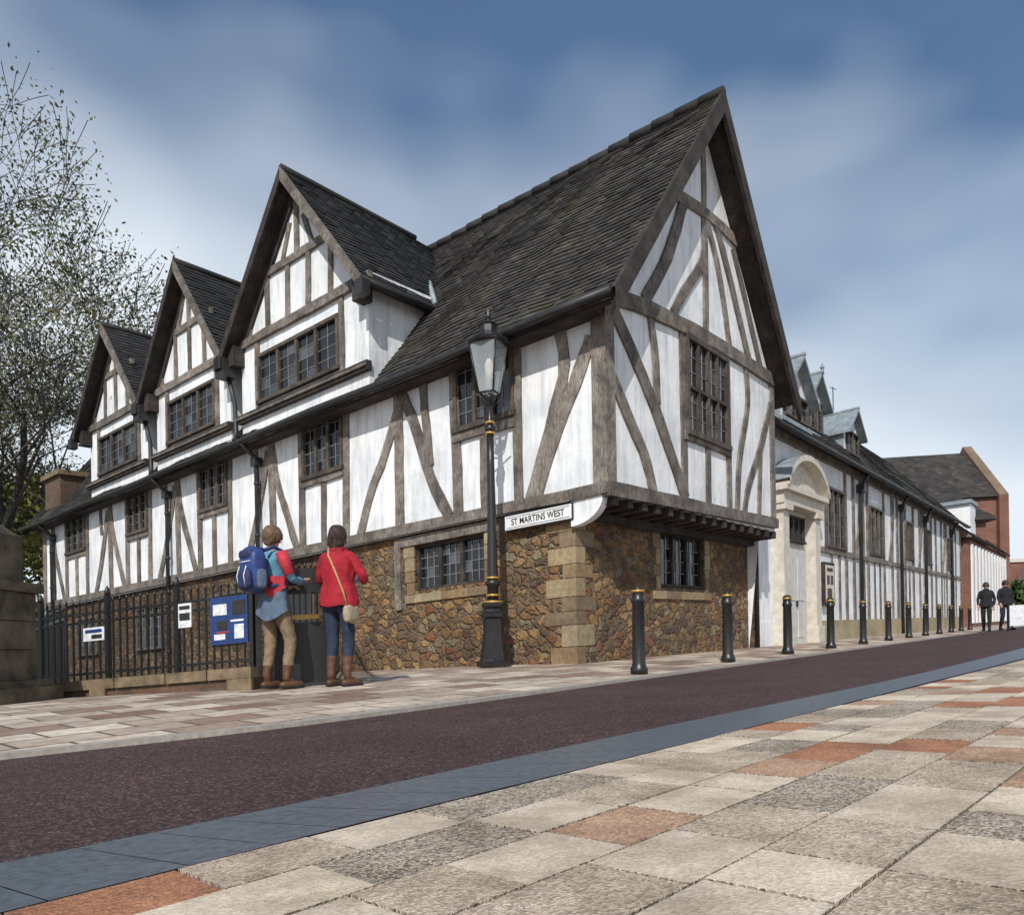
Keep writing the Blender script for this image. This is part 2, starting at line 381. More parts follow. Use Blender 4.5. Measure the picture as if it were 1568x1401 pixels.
for a in (9.5,13.3,17.2): window(win,FAs,a,a+1.3,1.0,2.0,3,2,4,.07,frame='timberd')
for c in ((1.7,2.83),(5.91,7.05),(10.04,11.1),(13.87,14.9),(17.76,19.0)):
    window(win,FA,c[0],c[1],4.08,5.2,3,2,5,.08,frame='timberd')
window(win,FG,2.58,4.12,3.88,5.42,4,2,6,.09,frame='timberd',trans=4.62)
T=MB()
def rA(pts,w=.2,d=.03): T.ribbon(FA,pts,w,-.02,d,'timber')
def rG(pts,w=.2,d=.03): T.ribbon(FG,pts,w,-.02,d,'timber')
T.ribbon(FA,[(-.04,2.58),(4,2.6),(8.7,2.62),(12.8,2.62),(21,2.64)],.17,-.05,.07,'timber')
T.ribbon(FA,[(.1,5.3),(10,5.34),(21,5.36)],.2,-.02,.05,'timber')
T.box(FX,-.045,.2,2.66,5.45,-.045,.2,'timber')
rA([(.2,4.8),(.5,4.2),(.93,3.42),(1.25,2.66)],.22)
rA([(.8,5.25),(.68,4.5),(.86,3.94),(1.36,2.66)],.18)
rA([(1.58,5.2),(1.58,2.66)],.16)
rA([(2.28,3.98),(2.28,2.66)],.15); rA([(2.93,5.2),(2.86,2.66)],.2)
rA([(1.6,3.93),(2.95,3.95)],.18,.05)
rA([(3.66,5.22),(3.62,4.6),(3.5,3.6)],.16)
rA([(4.29,5.25),(4.29,2.66)],.22)
rA([(4.25,5.1),(3.95,4.55),(3.5,3.4),(3.07,2.66)],.2)
rA([(4.33,4.7),(4.68,4.0),(5.02,3.5),(5.4,2.66)],.2)
for (l,r_) in ((5.91,7.05),(10.04,11.1),(13.87,14.9),(17.76,19.0)):
    rA([(l-.16,5.2),(l-.12,2.66)],.17); rA([(r_+.14,5.2),(r_+.12,2.66)],.18); rA([(l-.1,3.96),(r_+.1,3.96)],.17,.05)
    rA([((l+r_)/2,3.9),((l+r_)/2,2.66)],.15)
    e=r_+.25
    rA([(e+.95,5.2),(e+.9,2.66)],.2)
    rA([(e+.95,5.1),(e+.75,4.2),(e+.4,3.4),(e+.1,2.7)],.18)
    if l<17:
        rA([(e+1.05,4.9),(e+1.3,4.1),(e+1.6,3.3),(e+1.9,2.7)],.19)
        rA([(e+1.55,5.2),(e+1.5,4.3)],.14)
rA([(20.85,5.3),(20.88,2.6)],.25)
T.ribbon(FG,[(-.05,2.56),(3,2.62),(6.6,2.68)],.2,-.05,.09,'timber')
T.ribbon(FG,[(0,5.32),(1.2,5.5),(2.8,5.62),(4.5,5.68),(6.6,5.68)],.24,-.02,.05,'timber')
T.ribbon(FG,[(1.75,7.62),(3.2,7.86),(4.95,7.9)],.2,-.02,.045,'timber')
rG([(3.3,9.4),(3.38,8.6),(3.36,7.9)],.17)
rG([(2.54,7.7),(1.95,6.6),(1.15,5.6)],.24)
rG([(3.36,7.8),(3.28,7.0),(2.62,6.3),(2.1,5.7)],.2)
rG([(3.36,7.4),(3.36,5.7)],.17)
rG([(3.42,7.8),(3.95,7.0),(4.4,5.7)],.17)
rG([(3.85,7.85),(4.5,6.97),(5.35,5.7)],.19)
rG([(4.6,7.7),(5.2,6.84),(5.95,5.7)],.16)
rG([(6.5,5.6),(6.5,2.7)],.24)
rG([(.2,5.2),(.91,4.55),(1.6,3.8),(2.45,2.7)],.26)
rG([(.15,4.2),(.68,3.62),(1.07,3.2),(1.35,2.68)],.22)
rG([(1.32,5.5),(1.45,4.9),(1.52,4.1)],.18)
rG([(2.42,5.55),(2.42,2.7)],.2); rG([(4.26,5.6),(4.26,2.7)],.18); rG([(3.35,3.75),(3.33,2.7)],.17); rG([(2.4,3.78),(4.3,3.78)],.15,.05)
rG([(5.12,5.63),(5.2,4.89),(4.75,3.76),(4.6,2.7)],.17)
rG([(6.42,5.14),(5.9,4.24),(5.2,3.32),(4.95,2.7)],.17)
rG([(5.85,4.2),(5.7,2.7)],.18)
x=.1
while x<6.5:
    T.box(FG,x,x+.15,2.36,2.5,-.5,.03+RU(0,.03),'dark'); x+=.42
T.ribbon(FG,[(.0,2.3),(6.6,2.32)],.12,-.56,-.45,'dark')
T.build('timber_frame',G)
cor=MB()
vs=[]
for i in range(9):
    a=i/8*math.pi/2
    vs.append((.6-.55*math.sin(a), 2.12+.36*(1-math.cos(a))))
for i in range(8):
    (t0,z0),(t1,z1)=vs[i],vs[i+1]
    cor.face([FB(t0,-.035,z0),FB(t1,-.035,z1),FB(t1,.12,z1),FB(t0,.12,z0)],'plaster',.5)
    cor.face([FB(t0,-.035,z0),FB(t1,-.035,z1),FB(t1,-.035,2.5),FB(t0,-.035,2.5)],'plaster',.5)
cor.build('corner_bracket',G)
win.build('windows',G)
roof=MB()
V=FB0(0,RS,RZ)-FB0(0,ES,EZ)
tiles(roof,FB0(-.42,ES,EZ),Vector((AX,AY,0)),V,21.9,V.length,'tile',wave=.05)
V2=FB0(0,RS,RZ)-FB0(0,7.0,EZ+.1)
tiles(roof,FB0(-.42,7.0,EZ+.1),Vector((AX,AY,0)),V2,21.9,V2.length,'tile',tw=.4,th=.26)
for i in range(48):
    t0=-.45+i*.46; z0=RZ+.03+.03*noise.noise(Vector((t0*.8,0,0)))
    roof.tube([FB(t0,RS,z0),FB(t0+.45,RS,z0+.012)],[.085,.095],'tile2',8)
def verge(mb,t,e,r_,w,th,mat,Ff):
    (s0,z0),(s1,z1)=e,r_
    n=8
    for i in range(n):
        a,b=i/n,(i+1)/n
        def q(k,off): return (s0+(s1-s0)*k, z0+(z1-z0)*k-off)
        A,B=q(a,-.04),q(b,-.04); C,D=q(b,w),q(a,w)
        for tt in (t,t+th): mb.face([Ff(tt,*A),Ff(tt,*B),Ff(tt,*C),Ff(tt,*D)],mat,.4)
        mb.face([Ff(t,*D),Ff(t,*C),Ff(t+th,*C),Ff(t+th,*D)],mat,.3)
        mb.face([Ff(t,*A),Ff(t,*B),Ff(t+th,*B),Ff(t+th,*A)],mat,.3)
verge(roof,-.46,(ES-.02,EZ-.02),(RS,RZ+.0),.36,.07,'dark',FB)
verge(roof,-.46,(7.02,EZ+.06),(RS,RZ+.0),.36,.07,'dark',FB)
verge(roof,21.42,(ES-.02,EZ-.02),(RS,RZ),.3,.06,'dark',FB)
roof.build('main_roof',G)
gut=MB()
gut.tube([FB(-.42+i*1.1,ES-.07,EZ-.03+.015*math.sin(i*1.3)) for i in range(21)],.062,'black',8)
gut.box(FA,-.35,21,5.0,5.08,.28,.36,'dark'); gut.box(FA,-.02,21,5.02,5.14,-.02,.3,'dark')
for t in (8.63,12.6,20.0):
    gut.tube([FB(t,ES-.07,5.05),FB(t,-.2,4.8),FB(t,-.13,4.65),FB(t,-.13,.1)],.05,'black',8)
    gut.box(FA,t-.09,t+.09,4.6,4.78,.05,.22,'black')
    for z in (4.2,3.1,1.9,.8): gut.tube([FB(t,-.13,z),FB(t,-.13,z+.06)],.065,'black',8)
gut.tube([FB(0.35,6.75,5.1),FB(.45,6.72,4.7),FB(.45,6.72,.1)],.05,'black',8)
gut.build('gutters_and_downpipes',G)
def dormer(c,hw,wl,wr,wa,wb,za,ns,ix):
    D=MB(); ze=6.9; s0=-.36
    Fd=lambda a,b,d: FB(a,s0-d,b)
    zt=lambda t: za-.12-abs(t-c)*(za-ze)/hw
    D.face([Fd(wl,5.12,0),Fd(wr,5.12,0),Fd(wr,zt(wr),0),Fd(c,zt(c),0),Fd(wl,zt(wl),0)],'plaster',.5)
    for t in (wl,wr):
        D.face([FB(t,s0,5.1),FB(t,2.2,5.1),FB(t,2.2,7.3),FB(t,s0,7.25)],'plaster',.5)
    D.ribbon(Fd,[(wl-.12,7.1),(wr+.12,7.1)],.17,-.02,.07,'timber')
    D.ribbon(Fd,[(c-1.0,8.28),(c+1.0,8.28)],.14,-.02,.05,'timber')
    for i in range(ns):
        t=wl+.35+(wr-wl-.7)*i/(ns-1); top=min(8.25,zt(t)-.05)
        if top>7.3: D.ribbon(Fd,[(t,7.15),(t+RU(-.04,.04),top)],.12,-.02,.035,'timber')
    D.ribbon(Fd,[(c,8.3),(c,za-.35)],.12,-.02,.035,'timber')
    D.ribbon(Fd,[(c-.5,8.3),(c-.22,9.0)],.12,-.02,.035,'timber'); D.ribbon(Fd,[(c+.5,8.3),(c+.22,9.0)],.12,-.02,.035,'timber')
    window(D,Fd,wa,wb,5.78,6.66,4 if wb-wa>2.3 else 3,2,4,.07,frame='timberd')
    for t in (wa-.13,wb+.13): D.ribbon(Fd,[(t,5.6),(t,7.05)],.13,-.02,.04,'timber')
    D.box(Fd,wl-.05,wr+.05,5.46,5.63,-.02,.1,'dark'); D.box(Fd,wl-.05,wr+.05,5.52,5.57,-.02,.14,'timber')
    D.box(Fd,wl-.05,wr+.05,5.12,5.2,-.02,.05,'dark')
    for t,sg in ((wl,-1),(wr,1)):
        D.box(Fd,t-.1 if sg<0 else t-.12,t+.12 if sg<0 else t+.1,6.65,7.05,-.02,.26,'dark')
    for sg in (-1,1):
        e=FB0(c+sg*hw,-.7,ze); v=FB0(c,-.7,za)-e
        tiles(D,e,Vector((BX,BY,0)),v,4.15,v.length,'tile2',tw=.2,th=.13,wave=.025)
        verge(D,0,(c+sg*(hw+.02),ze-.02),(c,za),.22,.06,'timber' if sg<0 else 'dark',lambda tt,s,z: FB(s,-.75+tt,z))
        verge(D,0,(c+sg*(hw-.3),ze+.2),(c,za-.15),.24,.05,'dark',lambda tt,s,z: FB(s,-.42+tt,z))
        D.tube([FB(c+sg*(hw+.05),-.76,ze-.04),FB(c+sg*(hw+.05),1.1,ze-.04)],.06,'black',8)
        D.box(FX,c+sg*(hw+.02)-.1,c+sg*(hw+.02)+.1,ze-.3,ze-.04,-.8,-.62,'black')
    D.tube([FB(c,-.72+i*.7,za+.03) for i in range(6)],.075,'tile2',8)
    D.build('dormer_%d'%ix,G)
dormer(6.7,2.3,4.65,8.75,5.5,8.0,9.8,6,1)
dormer(10.9,1.92,9.2,12.55,9.85,11.85,9.6,5,2)
dormer(14.75,1.92,13.05,16.4,13.6,15.7,9.4,5,3)
vp=MB()
for t in (8.98,12.8):
    vp.box(FA,t-.16,t+.16,6.45,6.8,.45,.75,'black')
    vp.tube([FB(t,-.55,6.5),FB(t-.1,-.5,6.1),FB(t-.12,-.47,5.9),FB(t-.15,-.47,5.3),FB(t-.2,-.52,5.1)],.05,'black',8)
vp.tube([FB(4.45,1.12,7.05),FB(5.4,1.9,8.1),FB(6.45,2.85,9.4)],.06,'lead',6)
vp.build('valley_spouts',G)
sg=MB()
sg.box(FA,.55,1.85,2.22,2.47,.0,.06,'black'); sg.box(FA,.57,1.83,2.24,2.45,.05,.066,'white')
sg.box(FA,.6,1.8,2.262,2.27,.06,.069,'black'); sg.box(FA,.6,1.8,2.42,2.428,.06,.069,'black')
so=sg.build('street_name_sign')
tx=bpy.data.curves.new('lettering','FONT'); tx.body='ST MARTINS WEST'; tx.size=.14; tx.extrude=.002; tx.offset=.002; tx.align_x='CENTER'; tx.align_y='CENTER'
to=bpy.data.objects.new('lettering',tx); scene.collection.objects.link(to); tx.materials.append(M['black'])
xa=Vector((-AX,-AY,-K*AX)).normalized(); zn=Vector((-BX,-BY,0)); ya=zn.cross(xa).normalized(); zn=xa.cross(ya)
mm=Matrix((xa*.86,ya,zn)).transposed().to_4x4(); mm.translation=Vector(FB(1.2,-.068,2.345))
to.matrix_world=mm; to.parent=so
# ================================================================ RANGE
RG=root('guildhall_lane_range')
w=MB()
grid(w,F0,7.0,34,.6,5.2,0,'plaster')
w.box(F0,10.9,34,-.5,.65,-.2,.06,'quoin'); w.box(F0,7.0,10.9,-.5,.65,-.2,.02,'plaster')
w.face([FB(.6,34,0),FB(6.2,34,0),FB(6.2,34,5.2),FB(3.5,34,8.6),FB(.6,34,5.2)],'plaster')
w.build('walls',RG)
w=MB()
w.ribbon(F0,[(7,5.05),(34,5.0)],.22,-.02,.06,'timber'); w.ribbon(F0,[(10.9,2.55),(34,2.55)],.14,-.02,.05,'timber')
for x in (11.2,14.0,14.8,15.9,16.4,18.5,19.6,20.4,21.6,23,24.2,25,26.5,27.5,28.8,30,31.2,32.4,33.8):
    w.ribbon(F0,[(x,.65),(x+RU(-.05,.05),5)],.19,-.02,.035,'timber')
for x in (12.6,13.3,17.2,17.9,22.3,25.6,29.4,31.8):
    w.ribbon(F0,[(x,.65),(x,2.5)],.12,-.02,.03,'timber')
for x in (15,19.2,24,29): w.ribbon(F0,[(x,2.6),(x+.5,3.8),(x+.6,5)],.16,-.02,.04,'timber')
w.build('timber_frame',RG)
w=MB()
for a in ((12.1,13.7,2.7,4.25),(16.65,18.2,2.75,4.2),(21.8,22.8,2.9,4.2),(25.2,26.3,2.9,4.2),(30.2,31,2.9,4.2)):
    window(w,F0,*a,3,2,5,.07,frame='timberd')
w.box(F0,11.5,12.4,1.05,2.2,0.03,.14,'dark'); w.box(F0,11.58,12.32,1.13,2.12,.12,.15,'cream')
for (z0,z1,x0,x1) in ((1.95,2.05,11.68,12.2),(1.6,1.85,11.68,11.9),(1.6,1.85,11.98,12.22),(1.25,1.5,11.7,12.1)): w.box(F0,x0,x1,z0,z1,.14,.153,'timberd')
for t in (15.3,20.7,25,31):
    w.tube([FB(.22,t,5.05),FB(.42,t,4.75),FB(.5,t,4.5),FB(.5,t,.05)],.06,'black',8); w.box(F0,t-.12,t+.12,4.5,4.75,.04,.25,'black')
w.tube([FB(.2,7+i*2.7,5.05) for i in range(11)],.07,'black',8)
w.build('windows_and_pipes',RG)
w=MB()
V=FB0(3.7,0,8.75)-FB0(.25,0,5.1)
tiles(w,FB0(.25,6.9,5.1),Vector((BX,BY,0)),V,27.3,V.length,'tile',tw=.24,th=.17,wave=.05)
V2=FB0(3.7,0,8.75)-FB0(7.1,0,5.1); tiles(w,FB0(7.1,6.9,5.1),Vector((BX,BY,0)),V2,27.3,V2.length,'tile',tw=.5,th=.4)
w.tube([FB(3.7,6.9+i*1.37,8.8) for i in range(21)],.09,'tile2',8)
w.build('roof',RG)
def sdorm(s,hw,t0,zb,ze,za,mat,ix,fin=False):
    D=MB(); Ff=lambda a,b,d: FB(t0-d,a,b)
    D.face([Ff(s-hw,zb,0),Ff(s+hw,zb,0),Ff(s+hw,ze,0),Ff(s,za,0),Ff(s-hw,ze,0)],'plaster',.5)
    D.box(Ff,s-hw,s+hw,zb,zb+.1,-.02,.08,mat)
    for sg in (-1,1):
        D.face([FB(t0,s+sg*hw,zb),FB(t0+2.6,s+sg*hw,zb),FB(t0+2.6,s+sg*hw,ze),FB(t0,s+sg*hw,ze)],mat,.5)
        o=hw+.15
        a=[FB(t0-.25,s+sg*o,ze-.1),FB(t0+2.8,s+sg*o,ze-.1),FB(t0+2.8,s,za+.06),FB(t0-.25,s,za+.06)]
        b=[(p[0],p[1],p[2]-.09) for p in a]
        D.face(a,mat,.4); D.face(b,mat,.6); D.face([a[0],a[3],b[3],b[0]],mat,.2); D.face([a[0],a[1],b[1],b[0]],mat,.2)
        for k in range(1,5):
            x=t0-.25+k*.6; D.tube([FB(x,s+sg*o,ze-.08),FB(x,s,za+.08)],.03,mat,6)
    window(D,Ff,s-hw+.25,s+hw-.25,zb+.2,ze-.05,2,2,3,.06,frame='timberd')
    D.tube([FB(t0-.27,s,za+.08),FB(t0+2.8,s,za+.08)],.05,mat,6)
    if fin: D.tube([FB(t0-.25,s,za),FB(t0-.25,s,za+.3)],[.05,.02],mat,6); D.selli(FB(t0-.25,s,za+.2),.06,.06,.06,mat,1)
    D.build('lead_dormer_%d'%ix,RG)
sdorm(8.9,1.0,.3,5.2,5.95,6.8,'lead',1); sdorm(12.6,.8,1.0,5.8,6.8,7.5,'lead',2,True); sdorm(17.5,.9,1.3,6.0,6.9,7.6,'lead',3)
d=MB()
for s in (8.0,10.3):
    d.box(F0,s,s+.5,0,.5,0,.34,'cream'); d.box(F0,s+.06,s+.44,.5,3.2,0,.28,'cream'); d.box(F0,s-.02,s+.52,3.2,3.34,0,.36,'cream')
d.box(F0,7.95,10.85,3.34,3.62,0,.34,'cream'); d.box(F0,7.85,10.95,3.62,3.74,0,.45,'cream')
n=14
for i in range(n):
    a0=-1+2*i/n;a1=-1+2*(i+1)/n; h=lambda a:3.74+.72*(math.sqrt(max(0,1.25-a*a))-.5)/.618
    x0=9.4+1.5*a0;x1=9.4+1.5*a1
    d.face([F0(x0,3.74,.25),F0(x1,3.74,.25),F0(x1,h(a1),.25),F0(x0,h(a0),.25)],'cream',.5)
    o0,o1,dd=-.02,.12,.5
    d.face([F0(x0,h(a0)+o0,dd),F0(x1,h(a1)+o0,dd),F0(x1,h(a1)+o1,dd),F0(x0,h(a0)+o1,dd)],'cream',.5)
    d.face([F0(x0,h(a0)+o1,dd),F0(x1,h(a1)+o1,dd),F0(x1,h(a1)+o1,0),F0(x0,h(a0)+o1,0)],'lead',.5)
    d.face([F0(x0,h(a0)+o0,dd),F0(x1,h(a1)+o0,dd),F0(x1,h(a1)+o0,0),F0(x0,h(a0)+o0,0)],'cream',.5)
d.box(F0,8.5,10.3,.07,3.34,0,.05,'cream')
d.box(F0,8.72,10.1,.08,2.4,.04,.09,'door')
for (a,b) in ((8.85,9.32),(9.5,9.97)):
    for (z0,z1) in ((.25,1.0),(1.15,2.2)): d.box(F0,a,b,z0,z1,.08,.105,'door')
d.box(F0,9.38,9.44,1.0,1.14,.08,.13,'iron')
window(d,F0,8.8,10.0,2.6,3.15,3,1,1,.05,d=.05,frame='dark')
d.box(F0,7.98,10.82,-.2,.06,0,.6,'kerb')
d.build('door_case',RG)
# ================================================================ far buildings
FBd=root('brick_shop_building')
b=MB()
b.box(F0,34.5,50,-.2,4.6,-6,.3,'brick')
for i in range(12): b.box(F0,35+i*1.25,35.45+i*1.25,.3,4.3,.28,.38,'white')
for i in range(11): b.box(F0,35.55+i*1.25,36.15+i*1.25,1.0,3.8,.29,.33,'glass')
V=FB0(4,0,8.2)-FB0(.1,0,4.6); tiles(b,FB0(.1,34.2,4.6),Vector((BX,BY,0)),V,16.2,V.length,'tile',tw=.4,th=.25)
b.face([FB(4,34.2,8.2),FB(4,50.4,8.2),FB(8,50.4,4.6),FB(8,34.2,4.6)],'tile2'); b.face([FB(.1,34.2,4.6),FB(8,34.2,4.6),FB(4,34.2,8.2)],'brick')
b.box(FX,.9,2.6,4.6,7.0,39.5,41.5,'white'); b.box(FX,.8,2.7,7.0,7.2,39.3,41.7,'lead')
b.build('walls_and_roof',FBd)
def I(x,y,z): return W((x,y,z))
ID=lambda a,b,d: W((a,d,b))
H1=root('brick_gabled_house'); b=MB()
def house(b,x0,x1,y0,y1,ze,zr,wm,rm):
    ym=(y0+y1)/2
    b.box(ID,x0,x1,-1,ze,y0,y1,wm)
    for y,s in ((y0,-1),(y1,1)):
        e=Vector((x0-.3,y+s*.3,ze-.2)); v=Vector((x0-.3,ym,zr))-e
        tiles(b,e,Vector((1,0,0)),v,x1-x0+.3,v.length,rm,tw=.4,th=.28,wave=.02)
    b.face([I(x0,y0,ze),I(x0,y1,ze),I(x0,ym,zr)],wm,.5,[(y0,ze),(y1,ze),(ym,zr)])
house(b,27.6,36.4,56,64,9.8,13.9,'brick','tile')
for x in (36.4,37.1):
    b.face([I(x,55.6,-1),I(x,64.4,-1),I(x,64.4,9.7),I(x,60,14.4),I(x,55.6,9.7)],'brick',.5,[(0,0),(9,0),(9,10),(4.5,14),(0,10)])
for (ya_,yb_) in ((55.6,60),(64.4,60)):
    b.face([I(36.4,ya_,9.7),I(37.1,ya_,9.7),I(37.1,yb_,14.4),I(36.4,yb_,14.4)],'quoin',.1)
b.face([I(36.4,55.6,-1),I(37.1,55.6,-1),I(37.1,55.6,9.7),I(36.4,55.6,9.7)],'brick',.5,[(0,0),(.7,0),(.7,10),(0,10)])
for x in (29,31.5,34):
    b.box(ID,x,x+1.1,6,8.5,55.93,56.05,'glass'); b.box(ID,x-.1,x+1.2,5.8,6,55.85,56.05,'cream')
b.build('walls_and_roof',H1)
H2=root('hipped_roof_house'); b=MB()
tiles(b,Vector((22.2,43,6.2)),Vector((1,0,0)),Vector((0,4,3.4)),5.8,5.25,'tile',tw=.3,th=.22,pred=lambda u,v: v<u*2.6 and v<(5.8-u)*2.6)
b.box(ID,22.6,27.6,-1,6.2,43.4,50,'brick'); b.face([I(22.2,43,6.15),I(28.0,43,6.15),I(26.1,47,9.6),I(24.1,47,9.6)],'tile')
b.face([I(28.0,43,6.15),I(28.0,51,6.15),I(26.1,47,9.6)],'tile');b.face([I(22.2,43,6.15),I(22.2,51,6.15),I(24.1,47,9.6)],'tile')
for x in (25.0,26.3): b.box(ID,x,x+.8,3.2,5,43.34,43.42,'glass')
b.build('walls_and_roof',H2)
H3=root('orange_brick_block'); b=MB()
b.box(ID,51,80,-3,7.0,85,97,'brick'); b.box(ID,50.8,80.2,7,7.4,84.8,97.2,'cream')
for i in range(9):
    for z in (1.5,4.2): b.box(ID,52+i*3,53.6+i*3,z,z+1.6,84.95,85.02,'glass')
b.build('walls',H3)
a=MB(); a.tube([FB(3.7,24,8.7),FB(3.7,24,10.6)],.02,'iron',6); a.tube([FB(3.7,23.6,10.5),FB(3.7,24.5,10.6)],.015,'iron',6)
a.build('tv_aerial')
c=MB()
c.box(FX,19.3,20.5,5.3,6.5,-.1,.9,'wallbrick'); c.box(FX,19.2,20.6,6.5,6.65,-.2,1.0,'coping')
c.build('brick_chimney',G)
# ================================================================ ground
Kl=[(-14,-6.5),(-6.4,.9),(-2.6,3.8),(-1.49,4.55),(-.42,5.73),(1.2,7.75),(3.85,11.0),(8.75,17),(24.3,36),(44,60),(85,110)]
Rl=[(-6,-3),(-2.3,.55),(-1.1,1.62),(-.67,2.03),(.04,2.77),(1.04,3.79),(3.0,5.7),(8,11.3),(25.6,33),(46,58),(87,108)]
Nl=[(-5.6,-3.5),(-1.9,.15),(-.73,1.34),(-.29,1.81),(.486,2.58),(1.75,3.89),(4.7,6.95),(9.2,11.7),(26.8,33.1),(47,57.5),(88,107)]
def resample(pl,n):
    o=[]
    for i in range(len(pl)-1):
        for j in range(n):
            t=j/n; o.append((pl[i][0]*(1-t)+pl[i+1][0]*t,pl[i][1]*(1-t)+pl[i+1][1]*t))
    o.append(pl[-1]); return o
def smooth(pl,it=6):
    pl=list(pl)
    for _ in range(it):
        pl=[pl[0]]+[((pl[i-1][0]+2*pl[i][0]+pl[i+1][0])/4,(pl[i-1][1]+2*pl[i][1]+pl[i+1][1])/4) for i in range(1,len(pl)-1)]+[pl[-1]]
    return pl
Kl=smooth(resample(Kl,4),2);Rl=smooth(resample(Rl,4),2);Nl=smooth(resample(Nl,4),2)
g=MB()
xs=[-600,-40,-10,0,10,30,60,600]; ys=[-80,-10,0,10,30,60,150,1200]
for i in range(7):
    for j in range(7):
        g.face([W((xs[i],ys[j],-.09)),W((xs[i+1],ys[j],-.09)),W((xs[i+1],ys[j+1],-.09)),W((xs[i],ys[j+1],-.09))],'ground',.5)
g.build('ground')
g=MB()
for i in range(len(Kl)-1):
    a,b_,c_,d_=Rl[i],Rl[i+1],Kl[i+1],Kl[i]
    g.face([W((*a,-.02)),W((*b_,-.02)),W((*c_,-.025)),W((*d_,-.025))],'asphalt',.5)
g.build('road')
g=MB()
def lp(p,q,t): return (p[0]*(1-t)+q[0]*t,p[1]*(1-t)+q[1]*t)
for i in range(len(Kl)-1):
    a,b_,c_,d_=Nl[i],Nl[i+1],Rl[i+1],Rl[i]
    L=math.dist(a,b_); n=max(1,int(L/.6)) if i<36 else 1
    for j in range(n):
        t0=j/n+.003/max(L,.01);t1=(j+1)/n
        g.face([W((*lp(a,b_,t0),0)),W((*lp(a,b_,t1),0)),W((*lp(d_,c_,t1),-.014)),W((*lp(d_,c_,t0),-.014))],'granite')
g.build('drainage_channel')
g=MB()
pr=(-.774,.633)
offs=[0,.14,.1401,1.2,2.4,3.6,6,14]
def fz(d): return 0 if d<.141 else min(.13,.002+.045*(d-.14))
def off(p,d): return (p[0]+pr[0]*d,p[1]+pr[1]*d)
for i in range(len(Kl)-1):
    g.face([W((*Kl[i],-.03)),W((*Kl[i+1],-.03)),W((*Kl[i+1],.004)),W((*Kl[i],.004))],'kerb',.5)
    for j in range(len(offs)-1):
        p=[off(Kl[i],offs[j]),off(Kl[i+1],offs[j]),off(Kl[i+1],offs[j+1]),off(Kl[i],offs[j+1])]
        zz=[fz(offs[j])+.004,fz(offs[j])+.004,fz(offs[j+1])+.004,fz(offs[j+1])+.004]
        uv=[(q[0]*.66+q[1]*.75,q[0]*-.75+q[1]*.66) for q in p]
        g.face([W((*q,z)) for q,z in zip(p,zz)],'kerb' if j==0 else 'footway',.5,uv)
g.build('footway')
def footz(x,y):
    best=1e9
    for i in range(len(Kl)-1):
        ax,ay=Kl[i];bx,by=Kl[i+1]; dx,dy=bx-ax,by-ay; t=max(0,min(1,((x-ax)*dx+(y-ay)*dy)/(dx*dx+dy*dy)))
        best=min(best,math.hypot(x-ax-dx*t,y-ay-dy*t))
    return fz(best)+.004
g=MB(); D=Vector((.7,.714));E=Vector((.714,-.70))
O=Vector((.486,2.58))
rw=.21
for r_ in range(0,48):
    x=-9+RU(0,.4)
    while x<22:
        L=random.choice((.2,.28,.28,.4))
        cr_=R(); z=RU(-.0015,.0015); ts=[]
        for (u,e) in ((x+.003,r_*rw+.003),(x+L-.003,r_*rw+.003),(x+L-.003,(r_+1)*rw-.003),(x+.003,(r_+1)*rw-.003)):
            ts.append(O+D*u+E*e)
        g.face([W((p.x,p.y,z)) for p in ts],'slab',cr_)
        for q in range(4):
            p,p2=ts[q],ts[(q+1)%4]; g.face([W((p.x,p.y,z)),W((p2.x,p2.y,z)),W((p2.x,p2.y,-.02)),W((p.x,p.y,-.02))],'slab',.8)
        x+=L
for i in range(len(Nl)-1):
    a,b_=Nl[i],Nl[i+1]
    g.face([W((*a,-.006)),W((a[0]+16,a[1]-12,-.006)),W((b_[0]+16,b_[1]-12,-.006)),W((*b_,-.006))],'joint',.5)
g.build('pavement')
# ================================================================ street furniture
def bollard(x,y):
    z=footz(x,y)
    m=MB(); c=W((x,y,z))
    m.lathe(c,[(0,.1),(.06,.1),(.09,.085),(.12,.076),(.8,.068),(.82,.08),(.85,.08),(.87,.068),(.92,.068)],'iron',16)
    m.lathe((c[0],c[1],c[2]+.925),[(0,.074),(.028,.076)],'gold',16)
    m.lathe((c[0],c[1],c[2]+.953),[(0,.072),(.03,.06),(.045,.02)],'iron',16)
    m.build('bollard')
for i in range(12): bollard(1.44+1.61*i,8.5+2.07*i)
lx,ly=-.27,11.2; lz=footz(lx,ly)
L=root('street_lamp'); m=MB(); c=Vector(W((lx,ly,lz)))
m.lathe(c,[(0,.26),(.06,.26),(.08,.23),(.12,.21),(.5,.16),(.72,.15),(.74,.19),(.79,.19),(.82,.15),(.86,.14),(.9,.175),(.94,.175),(.97,.12),(1.0,.1)],'iron',8,sm=False)
m.lathe(c,[(1.0,.09),(1.2,.085),(1.22,.115),(1.27,.115),(1.29,.085),(1.34,.08),(3.0,.055),(3.5,.052)],'iron',14)
m.lathe(c,[(3.5,.052),(3.53,.085),(3.58,.085),(3.61,.05),(3.95,.045),(4.0,.1),(4.04,.1)],'iron',14)
for z,r_ in ((1.05,.105),(1.31,.1),(3.47,.075),(3.63,.07),(.95,.15)): m.lathe(c+Vector((0,0,z)),[(0,r_),(.03,r_)],'gold',14)
m.tube([c+Vector((-.2,0,3.72)),c+Vector((.2,0,3.72))],.014,'iron',8)
m.build('column',L)
m=MB()
zb,zt=4.08,4.82; rb,rt=.17,.31; rot=math.radians(20)
def cr(r_,z,k): a=rot+k*math.pi/2; return c+Vector((r_*math.cos(a),r_*math.sin(a),z))
